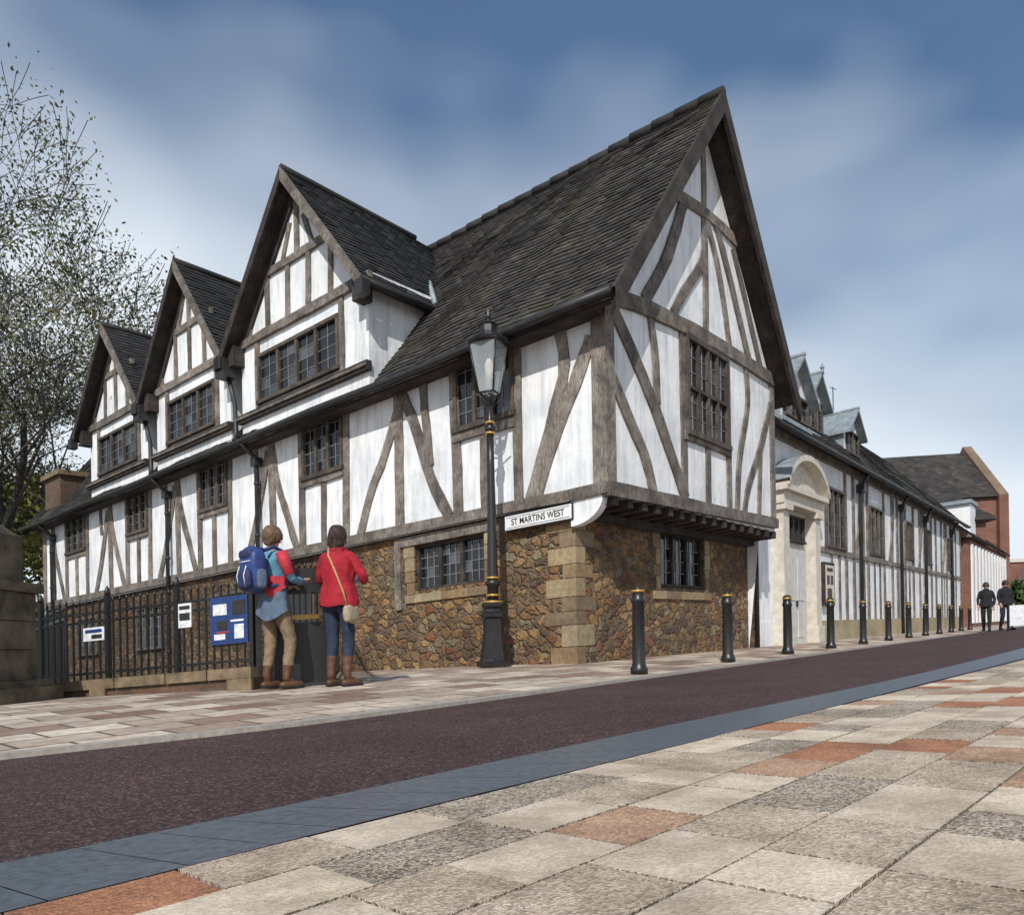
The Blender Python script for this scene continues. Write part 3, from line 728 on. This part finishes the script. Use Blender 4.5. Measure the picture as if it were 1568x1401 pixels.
for k in range(4):
    m.tube([cr(rb,zb,k),cr(rt,zt,k)],.014,'iron',6)
    m.tube([cr(rb,zb,k),cr(rb,zb,k+1)],.016,'iron',6); m.tube([cr(rt,zt,k),cr(rt,zt,k+1)],.022,'iron',6)
    m.tube([cr(.05,3.9,k),cr(.13,3.98,k),cr(rb,zb,k)],.012,'iron',6)
    m.face([cr(rb-.01,zb,k),cr(rb-.01,zb,k+1),cr(rt-.01,zt,k+1),cr(rt-.01,zt,k)],'lglass')
    mid=(cr(rt,zt,k)+cr(rt,zt,k+1))/2; m.tube([mid,mid+Vector((0,0,.07))],[.03,.005],'iron',6)
m.lathe(c,[(zt,.31),(zt+.03,.325),(zt+.12,.2),(zt+.17,.13),(zt+.19,.13),(zt+.26,.13),(zt+.28,.15),(zt+.33,.06),(zt+.37,.03),(zt+.4,.045),(zt+.43,.03),(zt+.52,.008)],'iron',8,rot=rot,sm=False)
m.lathe(c,[(4.08,.03),(4.3,.03),(4.32,.06),(4.5,.07),(4.6,.03)],'cream',10)
m.build('lantern',L)
fl=root('iron_railings')
m=MB(); P0=Vector((-2.72,7.85)); P1=Vector((-5.5,8.75))
Lf=(P1-P0).length
def FR(a,b,d):
    u=(P1-P0).normalized(); n=Vector((u.y,-u.x))
    if n.y>0: n=-n
    p=P0+u*a+n*d; return W((p.x,p.y,b-.02*a))
n=int(Lf/.095)
for i in range(n+1):
    a=i*Lf/n
    m.box(FR,a-.009,a+.009,.34,1.22,-.009,.009,'iron')
    m.lathe(FR(a,1.22,0),[(0,.008),(.015,.018),(.04,.012),(.075,.001)],'iron',6)
for b0 in (.42,1.1,1.0): m.box(FR,0,Lf,b0,b0+.03,-.018,.018,'iron')
for a in (0,Lf*.33,Lf*.66,Lf):
    m.box(FR,a-.025,a+.025,.3,1.3,-.025,.025,'iron'); m.lathe(FR(a,1.3,0),[(0,.03),(.03,.035),(.08,.02),(.11,.0)],'iron',8)
def rail2(p,q,z0,z1,m,sp=.1):
    p=Vector(p);q=Vector(q);L_=(q-p).length;u=(q-p)/L_
    F=lambda a,b,d:W((p.x+u.x*a-u.y*d,p.y+u.y*a+u.x*d,b))
    n=int(L_/sp)
    for i in range(n+1):
        a=i*L_/n; m.box(F,a-.008,a+.008,z0,z1,-.008,.008,'iron'); m.lathe(F(a,z1,0),[(0,.008),(.02,.016),(.07,.001)],'iron',6)
    for b0 in (z0+.08,z1-.12): m.box(F,0,L_,b0,b0+.03,-.016,.016,'iron')
    return F
rail2((-1.95,8.1),FB0(6.1,0,0).xy,.15,1.25,m)
rail2((-5.6,9.4),(-9.5,14),.1,1.2,m,.12)
m.build('railings',fl)
m=MB()
F=rail2((-2.66,7.87),(-1.97,8.08),.15,1.38,m,.06)
m.box(F,.04,.68,.15,.8,-.02,.02,'iron'); m.box(F,-.03,.03,.1,1.5,-.03,.03,'iron'); m.box(F,.67,.75,.1,1.55,-.03,.03,'iron'); m.box(F,.1,.62,.83,.88,-.03,-.02,'gold')
m.box(F,.04,.68,1.1,1.38,-.015,.015,'iron')
m.build('iron_gate')
m=MB()
a=0
while a<Lf+.3:
    l=min(RU(.5,.9),Lf+.35-a); m.box(FR,a-.1,a+l-.115,.25,.36,-.17,.17,'coping'); a+=l
m.box(FR,-.1,Lf+.3,-.3,.25,-.13,.13,'wallbrick')
m.box(FR,Lf*.62,Lf*.62+.22,-.3,.249,-.13,.17,'coping'); m.box(FR,-.1,.2,-.3,.249,-.13,.165,'coping')
m.build('low_boundary_wall')
flat('pblue',(.015,.045,.16),.4,0); flat('pwhite',(.7,.72,.75),.4,0); flat('pred',(.4,.05,.04),.4,0)
def poster(name,a0,a1,b0,b1,bg,blocks):
    m=MB(); m.box(FR,a0,a1,b0,b1,.02,.035,bg)
    for (x0,x1,y0,y1,c_) in blocks:
        m.box(FR,a0+(a1-a0)*x0,a0+(a1-a0)*x1,b0+(b1-b0)*y0,b0+(b1-b0)*y1,.03,.038+R()*.002,c_)
    m.build(name)
poster('notice_board',.03,.5,.62,1.12,'pblue',[(.06,.4,.6,.9,'black'),(.55,.92,.62,.85,'pwhite'),(.1,.35,.1,.4,'pwhite'),(.6,.9,.1,.22,'pwhite'),(.1,.4,.68,.72,'pwhite'),(.55,.8,.3,.5,'black'),(.5,.85,.24,.27,'pred'),(.1,.45,.46,.5,'pwhite')])
poster('notice_poster',.75,.92,.84,1.1,'pwhite',[(.1,.9,.75,.9,'black'),(.1,.9,.3,.6,'black')])
poster('notice_poster',1.95,2.25,.8,.95,'pwhite',[(.1,.9,.6,.85,'pblue'),(.1,.6,.15,.45,'black')])
m=MB()
px,py=-5.62,7.55; Fp=lambda a,b,d: W((px+a,py+d,b))
def pier(x0,z0,z1): m.box(Fp,-x0,x0,z0,z1,-x0,x0,'pier')
pier(.68,-.3,.28); pier(.62,.28,.36)
zz=.36
for h in (.32,.3,.3): pier(.5+RU(-.006,.006),zz+.006,zz+h-.006); pier(.49,zz,zz+.01); zz+=h
pier(.56,zz,zz+.1); zz+=.1
pier(.42,zz,zz+.5); zz+=.5
m.face([Fp(-.42,zz,-.42),Fp(.42,zz,-.42),Fp(.3,zz+.18,0)],'pier'); m.face([Fp(.42,zz,-.42),Fp(.42,zz,.42),Fp(.3,zz+.18,0)],'pier')
m.face([Fp(-.42,zz,-.42),Fp(.3,zz+.18,0),Fp(-.42,zz+.1,0)],'pier')
mo=m.build('stone_gate_pier'); bv=mo.modifiers.new('b','BEVEL'); bv.width=.015; bv.segments=2
m=MB()
for i,cc in enumerate(('pwhite','pblue','pwhite')):
    m.box(ID,16.95+i*.75,17.6+i*.75,.15,.85,25.5,25.55,cc); m.box(ID,16.92+i*.75,16.96+i*.75,0,.9,25.48,25.57,'iron')
m.build('pavement_barrier')
# ================================================================ vegetation
def tree(name,base,H,spread,seed,leafm,nleaf,lsize,levels=5,trunk_r=.35,lean=(0,0)):
    random.seed(seed); T_=root(name); w=MB(); lf=MB(); tips=[]
    def grow(p,d,L,r,lv):
        pts=[p];rad=[r]; n=4; q=p.copy(); dd=d.copy()
        for i in range(n):
            dd=(dd+Vector((RU(-1,1),RU(-1,1),RU(-.3,.7)))*.14).normalized(); q=q+dd*L/n; pts.append(q.copy()); rad.append(max(.011,r*(1-.5*(i+1)/n)))
            if lv>=levels-2: tips.append(q.copy())
        w.tube(pts,rad,'bark',7 if lv<2 else 3,cap=False)
        if lv>=levels: return
        nb=random.choice((3,4)) if lv>0 else 7
        for i in range(nb):
            k=random.choice((2,3,4)) if lv>0 else (1,2,2,3,3,4,4)[i%7]
            ax=Vector((RU(-1,1),RU(-1,1),RU(-.35,.35))); nd=(dd*1.0+ax*spread).normalized()
            grow(pts[k],nd,L*RU(.62,.84),rad[k]*RU(.55,.75),lv+1)
    grow(Vector(base),Vector((lean[0],lean[1],1)).normalized(),H*.3,trunk_r,0)
    for i in range(nleaf):
        c_=random.choice(tips); sg_=.3; p=c_+Vector((random.gauss(0,sg_),random.gauss(0,sg_),random.gauss(0,sg_)))
        a=Vector((RU(-1,1),RU(-1,1),RU(-1,1))).normalized(); b_=a.orthogonal().normalized(); s_=lsize*RU(.6,1.4)
        rv=min(1,max(0,.5+.5*noise.noise(c_*.6)+RU(-.25,.25)))
        lf.face([p-a*s_,p+b_*s_*.5,p+a*s_,p-b_*s_*.5],leafm,rv)
    w.build('trunk_and_limbs',T_); lf.build('foliage',T_); random.seed(3)
tree('spring_tree',W((-19.6,29,-.5)),25,1.15,11,'leaf',70000,.062,6,.5)
tree('yellow_leaved_tree',W((-24,33,-.5)),15,1.0,5,'leafy',14000,.13,4,.25)
def hedge(name,x0,x1,y0,y1,h,mat,n,sz):
    lf=MB()
    for i in range(n):
        x=RU(x0,x1);y=RU(y0,y1); top=h*(.8+.35*noise.noise(Vector((x*.35,y*.35,0)))); z=top*(R()**.5)
        p=Vector(W((x,y,z))); a=Vector((RU(-1,1),RU(-1,1),RU(-1,1))).normalized(); b_=a.orthogonal().normalized(); s_=sz*RU(.6,1.4)
        lf.face([p-a*s_,p+b_*s_*.7,p+a*s_,p-b_*s_*.7],mat)
    lf.build(name)
hedge('hedge',38,60,62,66,4,'hedge',7000,.3)
hedge('shrubbery',-34,-17.5,27,31,4.5,'leafy',9000,.16)
# ================================================================ people
def person(name,x,y,face_ang,mats,pose,h=1.68,hair='short',coat=None,z=None):
    if z is None: z=footz(x,y)
    base=Vector(W((x,y,z))); sc=h/1.70
    ca,sa=math.cos(face_ang),math.sin(face_ang)
    def TF(p):
        p=Vector(p)*sc; return base+Vector((p.x*ca+p.y*sa, -p.x*sa+p.y*ca, p.z))
    J={'pelvis':((0,0,.93),.135,.105,'leg'),'waist':((0,0,1.06),.12,.09,'top'),'chest':((0,.0,1.26),.155,.105,'top'),'neckb':((0,-.01,1.42),.075,.065,'top'),
       'neck':((0,.0,1.49),.052,.055,'skin'),'head':((0,.02,1.57),.072,.088,'skin'),'crown':((0,.01,1.645),.062,.075,'skin')}
    for s_,n_ in ((-1,'l'),(1,'r')):
        J['hip'+n_]=((s_*.09,0,.87),.098,.1,'leg')
        J['sh'+n_]=((s_*.165,-.01,1.385),.062,.06,'top')
    for k_,v_ in pose.items(): J[k_]=v_
    E=[('pelvis','waist'),('waist','chest'),('chest','neckb'),('neckb','neck'),('neck','head'),('head','crown')]
    for n_ in 'lr':
        E+=[('pelvis','hip'+n_),('hip'+n_,'kn'+n_),('kn'+n_,'calf'+n_),('calf'+n_,'ank'+n_),('ank'+n_,'toe'+n_),('chest','sh'+n_),('sh'+n_,'el'+n_),('el'+n_,'wr'+n_),('wr'+n_,'palm'+n_)]
    names=list(J); idx={n_:i for i,n_ in enumerate(names)}
    me=bpy.data.meshes.new('b'); me.from_pydata([TF(J[n_][0]) for n_ in names],[(idx[a],idx[b]) for a,b in E],[])
    o=bpy.data.objects.new('b',me); scene.collection.objects.link(o)
    o.modifiers.new('s','SKIN')
    sv=me.skin_vertices[0].data
    for i,n_ in enumerate(names):
        sv[i].radius=(J[n_][1]*sc,J[n_][2]*sc); sv[i].use_root=(n_=='pelvis')
    ss=o.modifiers.new('u','SUBSURF'); ss.levels=2; ss.render_levels=2
    bpy.context.view_layer.update()
    dg=bpy.context.evaluated_depsgraph_get(); ev=o.evaluated_get(dg); em=bpy.data.meshes.new_from_object(ev)
    segs=[(TF(J[a][0]),TF(J[b][0]),J[b][3]) for a,b in E]
    body=MB(); vv=[v.co.copy() for v in em.vertices]
    for v,nrm in zip(vv,[n_.vector.copy() for n_ in em.vertex_normals]):
        v+= nrm*.008*noise.noise(Vector((v.x*16,v.y*16,v.z*30)))
    lab={'leg':mats['leg'],'top':mats['top'],'skin':'skin','boot':mats['boot']}
    fm=[]
    for p in em.polygons:
        c_=p.center; best=1e9;bl='top'
        for a,b,l in segs:
            ab=b-a; t=max(0,min(1,(c_-a).dot(ab)/ab.length_squared)); dd=(c_-a-ab*t).length
            if dd<best: best=dd;bl=l
        fm.append(lab[bl])
    body.v=[tuple(v) for v in vv]
    for p,mm_ in zip(em.polygons,fm):
        body.f.append(tuple(p.vertices)); body.m.append(mm_); body.r.append(.5); body.uv.append(None); body.sm.append(True)
    bpy.data.objects.remove(o)
    for n_,sg_ in (('l',-1),('r',1)):
        pw=Vector(J['wr'+n_][0]); pp=Vector(J['palm'+n_][0]); d=(pp-pw).normalized(); side=d.cross(Vector((0,0,1)))
        if side.length<.1: side=Vector((1,0,0))
        side.normalize(); dn=d.cross(side).normalized()
        if dn.z>0: dn=-dn
        for i,L_ in enumerate((.062,.075,.08,.07)):
            o_=pp+side*(-.027+.018*i)
            body.tube([TF(o_),TF(o_+d*L_*.5),TF(o_+d*L_*.8+dn*.02),TF(o_+d*L_+dn*.045)],[.0095,.009,.008,.005],'skin',6)
        o_=pw.lerp(pp,.4)+side*.03*(-sg_)
        body.tube([TF(o_),TF(o_+side*.02*(-sg_)+d*.03),TF(o_+side*.025*(-sg_)+d*.06+dn*.01)],[.012,.01,.007],'skin',6)
    for n_ in 'lr':
        an=Vector(J['ank'+n_][0]); to_=Vector(J['toe'+n_][0]); dv=Vector((to_.x-an.x,to_.y-an.y,0)).normalized(); sd_=Vector((dv.y,-dv.x,0)); lift=max(0,min(an.z-.09,.05))
        ctr=Vector((an.x,an.y,0))+dv*.065
        FT=lambda p: TF(ctr+dv*p[1]+sd_*p[0]+Vector((0,0,p[2]+lift)))
        body.selli((0,0,.042),.046,.135,.04,mats['boot'],.75,n=20,nz=10,tf=FT)
        body.selli((0,0,.012),.05,.142,.013,'black_cloth',.6,n=20,nz=6,tf=FT)
    hd=Vector(J['head'][0])
    body.selli((hd.x,hd.y+.092,hd.z+.005),.012,.018,.022,'skin',1,tf=TF,n=8,nz=6)
    for s_ in (-1,1):
        body.selli((hd.x+s_*.03,hd.y+.08,hd.z+.03),.012,.009,.008,'eye',1,tf=TF,n=8,nz=6)
        body.selli((hd.x+s_*.076,hd.y-.005,hd.z+.01),.01,.02,.032,'skin',1,tf=TF,n=8,nz=6)
    body.selli((hd.x,hd.y+.083,hd.z-.035),.022,.008,.006,'lips',1,tf=TF,n=8,nz=6)
    P_=root(name); body.build('body',P_)
    hr=MB()
    hr.selli((hd.x,hd.y-.018,hd.z+.03),.09,.104,.102,mats['hair'],.97,n=36,nz=22,amp=.012,fr=40,tf=TF)
    if hair=='bob': hr.selli((hd.x,hd.y-.05,hd.z-.045),.084,.068,.115,mats['hair'],.9,n=36,nz=18,amp=.014,fr=40,tf=TF)
    elif hair=='short': hr.selli((hd.x,hd.y-.045,hd.z-.015),.078,.066,.08,mats['hair'],.92,n=32,nz=16,amp=.012,fr=40,tf=TF)
    for i in range(600):
        a=RU(math.pi*.93,math.pi*2.07); t0=RU(.02,.95)
        r0=.086*math.cos(t0*1.2)
        st=Vector((hd.x+r0*math.cos(a)*1.02,hd.y-.02+r0*1.15*math.sin(a),hd.z+.03+.1*math.sin(t0*1.5)))
        ln=RU(.06,.13)*(1.3 if hair=='bob' else .8); ou=Vector((math.cos(a),math.sin(a),0))
        hr.tube([TF(st),TF(st+ou*.012+Vector((0,0,-ln*.5))),TF(st+ou*RU(0,.014)+Vector((RU(-.01,.01),0,-ln)))],[.0026,.0022,.0008],mats['hair'],3,cap=False)
    hr.build('hair',P_)
    if coat:
        cm=MB(); z0,z1,fl_,mt=coat; nz_=22;n_=48; vs=[];fs=[]
        for i in range(nz_+1):
            k=i/nz_; zz_=z0+(z1-z0)*k
            rx=.198-.012*k*k+fl_*(1-k)**2; ry=.145-.01*k+fl_*.8*(1-k)**2
            pinch=1-.12*math.exp(-((zz_-1.08)/.09)**2)
            top=max(0,(k-.8)/.2); rx*=pinch*(1-.5*top); ry*=pinch*(1-.35*top)
            for j in range(n_):
                a=2*math.pi*j/n_; f_=1+.045*math.sin(a*7+zz_*5)*(1-k)+.08*noise.noise(Vector((math.cos(a)*2.5,math.sin(a)*2.5,zz_*15)))
                vs.append(TF((rx*f_*math.cos(a),ry*f_*math.sin(a),zz_+.01*math.sin(a*5))))
        for i in range(nz_):
            for j in range(n_): fs.append((i*n_+j,i*n_+(j+1)%n_,(i+1)*n_+(j+1)%n_,(i+1)*n_+j))
        cm.mesh(vs,fs,mt)
        cm.tube([TF((.075*math.cos(a),-.01+.07*math.sin(a),1.445+.015*math.sin(a))) for a in [i*math.pi/8 for i in range(17)]],.022,mt,8)
        cm.build('coat',P_)
    return P_,TF
flat('skin',(.5,.3,.22),.6,.05); flat('eye',(.03,.02,.02),.3,0); flat('lips',(.4,.14,.12),.5,0)
flat('hair_brown',(.17,.10,.055),.6,.8,60); flat('hair_dark',(.045,.025,.018),.6,.8,60); flat('red_cloth',(.34,.008,.02),.85,.8,9,.03); flat('jeans',(.02,.03,.06),.9,.6,14,.02)
flat('khaki',(.22,.155,.095),.9,.6,12,.02); flat('boot_brown',(.10,.045,.022),.6,.3); flat('sky_cloth',(.12,.30,.42),.85,.6,12,.02); flat('navy',(.015,.025,.09),.7,.4); flat('blue_nylon',(.025,.05,.2),.5,.5,12,.02)
flat('denim_grey',(.09,.13,.19),.9,.7,11,.03); flat('tan',(.42,.27,.12),.8,.3); flat('bagbeige',(.36,.30,.2),.8,.3); flat('black_cloth',(.012,.012,.015),.9,.3); flat('coral',(.45,.03,.045),.8,.6,12,.02)
poseA={'knl':((-.10,.03,.49),.066,.07,'leg'),'calfl':((-.10,-.01,.24),.055,.06,'leg'),'ankl':((-.10,-.03,.09),.043,.045,'boot'),'toel':((-.115,.09,.045),.036,.026,'boot'),
 'knr':((.11,.13,.50),.066,.07,'leg'),'calfr':((.12,.08,.24),.055,.06,'leg'),'ankr':((.12,.05,.09),.043,.045,'boot'),'toer':((.14,.17,.045),.036,.026,'boot'),
 'ell':((-.25,.02,1.13),.047,.05,'top'),'wrl':((-.17,.24,1.06),.033,.033,'top'),'palml':((-.12,.31,1.08),.022,.03,'skin'),
 'elr':((.25,.05,1.13),.047,.05,'top'),'wrr':((.15,.27,1.12),.033,.033,'top'),'palmr':((.10,.34,1.15),.022,.03,'skin')}
P1_,TF1=person('woman_with_backpack',-2.42,7.62,math.radians(38),{'leg':'khaki','top':'sky_cloth','boot':'boot_brown','hair':'hair_brown'},poseA,1.66,'short',None)
bp=MB()
bp.selli((-.0,-.235,1.22),.15,.1,.235,'blue_nylon',.6,tf=TF1,amp=.02,fr=9,n=32,nz=20)
bp.selli((-.0,-.33,1.12),.11,.045,.1,'navy',.5,tf=TF1,amp=.015,fr=12)
bp.selli((-.0,-.29,1.37),.115,.06,.05,'navy',.6,tf=TF1,amp=.01,fr=14)
bp.selli((-.16,-.24,1.12),.035,.05,.1,'navy',.6,tf=TF1); bp.selli((.16,-.24,1.12),.035,.05,.1,'denim_grey',.6,tf=TF1)
for s_ in (-1,1):
    bp.tube([TF1((s_*.09,-.16,1.42)),TF1((s_*.11,-.06,1.46)),TF1((s_*.11,.06,1.42)),TF1((s_*.13,.13,1.28)),TF1((s_*.15,.05,1.08)),TF1((s_*.13,-.14,1.05))],.02,'navy',6)
    bp.tube([TF1((s_*.06,-.35,1.25)),TF1((s_*.06,-.38,1.15)),TF1((s_*.06,-.36,1.04))],.006,'pwhite',5)
bp.tube([TF1((-.1,-.33,1.3)),TF1((0,-.35,1.29)),TF1((.1,-.33,1.3))],.006,'pwhite',5)
bp.build('backpack',P1_)
jk=MB()
def skirt(m,TF,z0,z1,rx,ry,mt,n=48,nz=12,flare=.05):
    vs=[];fs=[]
    for i in range(nz+1):
        k=i/nz; z=z0+(z1-z0)*k
        for j in range(n):
            a=2*math.pi*j/n; f_=1+.06*math.sin(a*6+1)*(1-k)+.07*noise.noise(Vector((math.cos(a)*3,math.sin(a)*3,z*12)))
            vs.append(TF(((rx+flare*(1-k))*f_*math.cos(a),(ry+flare*(1-k))*f_*math.sin(a),z+(1-k)*.06*math.sin(a*2+.6))))
    for i in range(nz):
        for j in range(n): fs.append((i*n+j,i*n+(j+1)%n,(i+1)*n+(j+1)%n,(i+1)*n+j))
    m.mesh(vs,fs,mt)
skirt(jk,TF1,.76,1.03,.16,.125,'denim_grey',flare=.035)
skirt(jk,TF1,1.0,1.16,.168,.125,'coral',flare=.005)
jk.tube([TF1((.17,-.02,1.4)),TF1((.21,.0,1.3)),TF1((.25,.03,1.17))],[.062,.061,.0535],'coral',12)
jk.build('tied_jacket',P1_)
poseB={'knl':((-.09,.02,.49),.063,.068,'leg'),'calfl':((-.09,-.01,.32),.057,.061,'leg'),'ankl':((-.09,-.03,.09),.045,.048,'boot'),'toel':((-.10,.09,.045),.036,.026,'boot'),
 'knr':((.09,.05,.49),.063,.068,'leg'),'calfr':((.09,.02,.32),.057,.061,'leg'),'ankr':((.09,.0,.09),.045,.048,'boot'),'toer':((.12,.11,.045),.036,.026,'boot'),
 'ell':((-.27,.03,1.12),.052,.055,'top'),'wrl':((-.14,.24,1.10),.036,.036,'top'),'palml':((-.08,.30,1.13),.022,.03,'skin'),
 'elr':((.28,.06,1.13),.052,.055,'top'),'wrr':((.15,.27,1.12),.036,.036,'top'),'palmr':((.09,.33,1.15),.022,.03,'skin')}
P2_,TF2=person('woman_in_red_coat',-1.78,7.72,math.radians(22),{'leg':'jeans','top':'red_cloth','boot':'boot_brown','hair':'hair_dark'},poseB,1.66,'bob',(.84,1.44,.03,'red_cloth'))
bg=MB()
bg.selli((.19,-.04,.76),.045,.11,.09,'bagbeige',.6,tf=TF2,amp=.015,fr=12)
bg.tube([TF2(p) for p in ((.19,-.12,.84),(.16,-.155,1.0),(.08,-.17,1.2),(-.02,-.14,1.37),(-.08,-.05,1.465),(-.1,.05,1.44),(-.04,.16,1.28),(.1,.19,1.0),(.2,.06,.84))],.012,'tan',6)
bg.build('shoulder_bag',P2_)
ph=MB(); ph.box(lambda a,b,d:TF2((a,d,b)),-.1,.1,1.12,1.24,.34,.345,'pwhite'); ph.build('leaflet',P2_)
def walk():
    return {'knl':((-.09,.14,.5),.07,.075,'leg'),'calfl':((-.09,.16,.33),.06,.065,'leg'),'ankl':((-.09,.2,.09),.045,.048,'boot'),'toel':((-.1,.30,.045),.036,.026,'boot'),
 'knr':((.09,.0,.5),.07,.075,'leg'),'calfr':((.09,-.08,.33),.06,.065,'leg'),'ankr':((.09,-.2,.1),.045,.048,'boot'),'toer':((.1,-.1,.045),.036,.026,'boot'),
 'ell':((-.24,-.08,1.12),.05,.052,'top'),'wrl':((-.23,.02,.88),.034,.034,'top'),'palml':((-.22,.06,.8),.022,.03,'skin'),
 'elr':((.24,.03,1.12),.05,.052,'top'),'wrr':((.23,.16,.9),.034,.034,'top'),'palmr':((.22,.2,.83),.022,.03,'skin')}
person('pedestrian',16.5,26,math.radians(215),{'leg':'black_cloth','top':'black_cloth','boot':'black_cloth','hair':'hair_dark'},walk(),1.72,'short',(.85,1.44,.02,'black_cloth'),z=0)
person('pedestrian',17.7,26.8,math.radians(190),{'leg':'jeans','top':'black_cloth','boot':'black_cloth','hair':'hair_dark'},walk(),1.8,'short',(.85,1.44,.02,'black_cloth'),z=0)
person('pedestrian',-8.1,12.6,math.radians(100),{'leg':'jeans','top':'denim_grey','boot':'black_cloth','hair':'hair_dark'},walk(),1.65,'short',None,z=.0)
# ================================================================ light/world/camera
sd=Vector((-.2,-.98,.0)).normalized(); el=math.radians(40)
sund=Vector((sd.x*math.cos(el),sd.y*math.cos(el),math.sin(el)))
ld=bpy.data.lights.new('sun','SUN'); ld.energy=3.9; ld.angle=math.radians(.5); ld.color=(1,.965,.91)
lo=bpy.data.objects.new('sun',ld); scene.collection.objects.link(lo); lo.rotation_euler=sund.to_track_quat('Z','Y').to_euler()
wd=bpy.data.worlds.new('World'); scene.world=wd; wd.use_nodes=True; nt=wd.node_tree; bgn=nt.nodes['Background']
sky=N(nt,'ShaderNodeTexSky'); sky.sky_type='NISHITA'; sky.sun_disc=False; sky.sun_elevation=el; sky.sun_rotation=math.atan2(sund.x,sund.y)
sky.air_density=1.2; sky.dust_density=1.0; sky.ozone_density=3.0
tc=N(nt,'ShaderNodeTexCoord'); sx=N(nt,'ShaderNodeSeparateXYZ'); nt.links.new(tc.outputs['Generated'],sx.inputs[0])
mp=N(nt,'ShaderNodeMapping'); mp.inputs['Scale'].default_value=(1.0,1.0,1.9); mp.inputs['Location'].default_value=(.3,.1,.0); nt.links.new(tc.outputs['Generated'],mp.inputs[0])
n1=noise_n(nt,mp.outputs[0],1.7,3,.45)
ma=N(nt,'ShaderNodeMapRange'); nt.links.new(sx.outputs[2],ma.inputs[0]); ma.inputs[1].default_value=.12; ma.inputs[2].default_value=.66; ma.inputs[3].default_value=.40; ma.inputs[4].default_value=-.13
ad=N(nt,'ShaderNodeMath',operation='ADD'); nt.links.new(n1,ad.inputs[0]); nt.links.new(ma.outputs[0],ad.inputs[1])
mr=ramp(nt,ad.outputs[0],[(.40,(0,0,0)),(.82,(1,1,1))])
mp2=N(nt,'ShaderNodeMapping'); mp2.inputs['Scale'].default_value=(1.3,1.3,3); mp2.inputs['Location'].default_value=(2.3,4.1,1.0); nt.links.new(tc.outputs['Generated'],mp2.inputs[0])
n2=noise_n(nt,mp2.outputs[0],1.6,3,.5); r2=ramp(nt,n2,[(.36,(0,0,0)),(.62,(.9,.9,.9))])
sk2=mixc(nt,r2.outputs[0],sky.outputs[0],(.85,1.6,3.0))
cc=mixc(nt,mr.outputs[0],sk2,(7.4,8.1,8.8))
nt.links.new(cc,bgn.inputs[0]); bgn.inputs[1].default_value=.11
cd=bpy.data.cameras.new('camera'); co=bpy.data.objects.new('camera',cd); scene.collection.objects.link(co)
co.location=(0,0,.38); co.rotation_euler=(math.pi/2,math.radians(1.0),0); cd.lens=26.31; cd.sensor_width=36; cd.shift_y=.187; cd.clip_start=.05; cd.clip_end=3000
scene.camera=co
scene.view_settings.view_transform='Standard'; scene.view_settings.look='None'; scene.view_settings.exposure=0
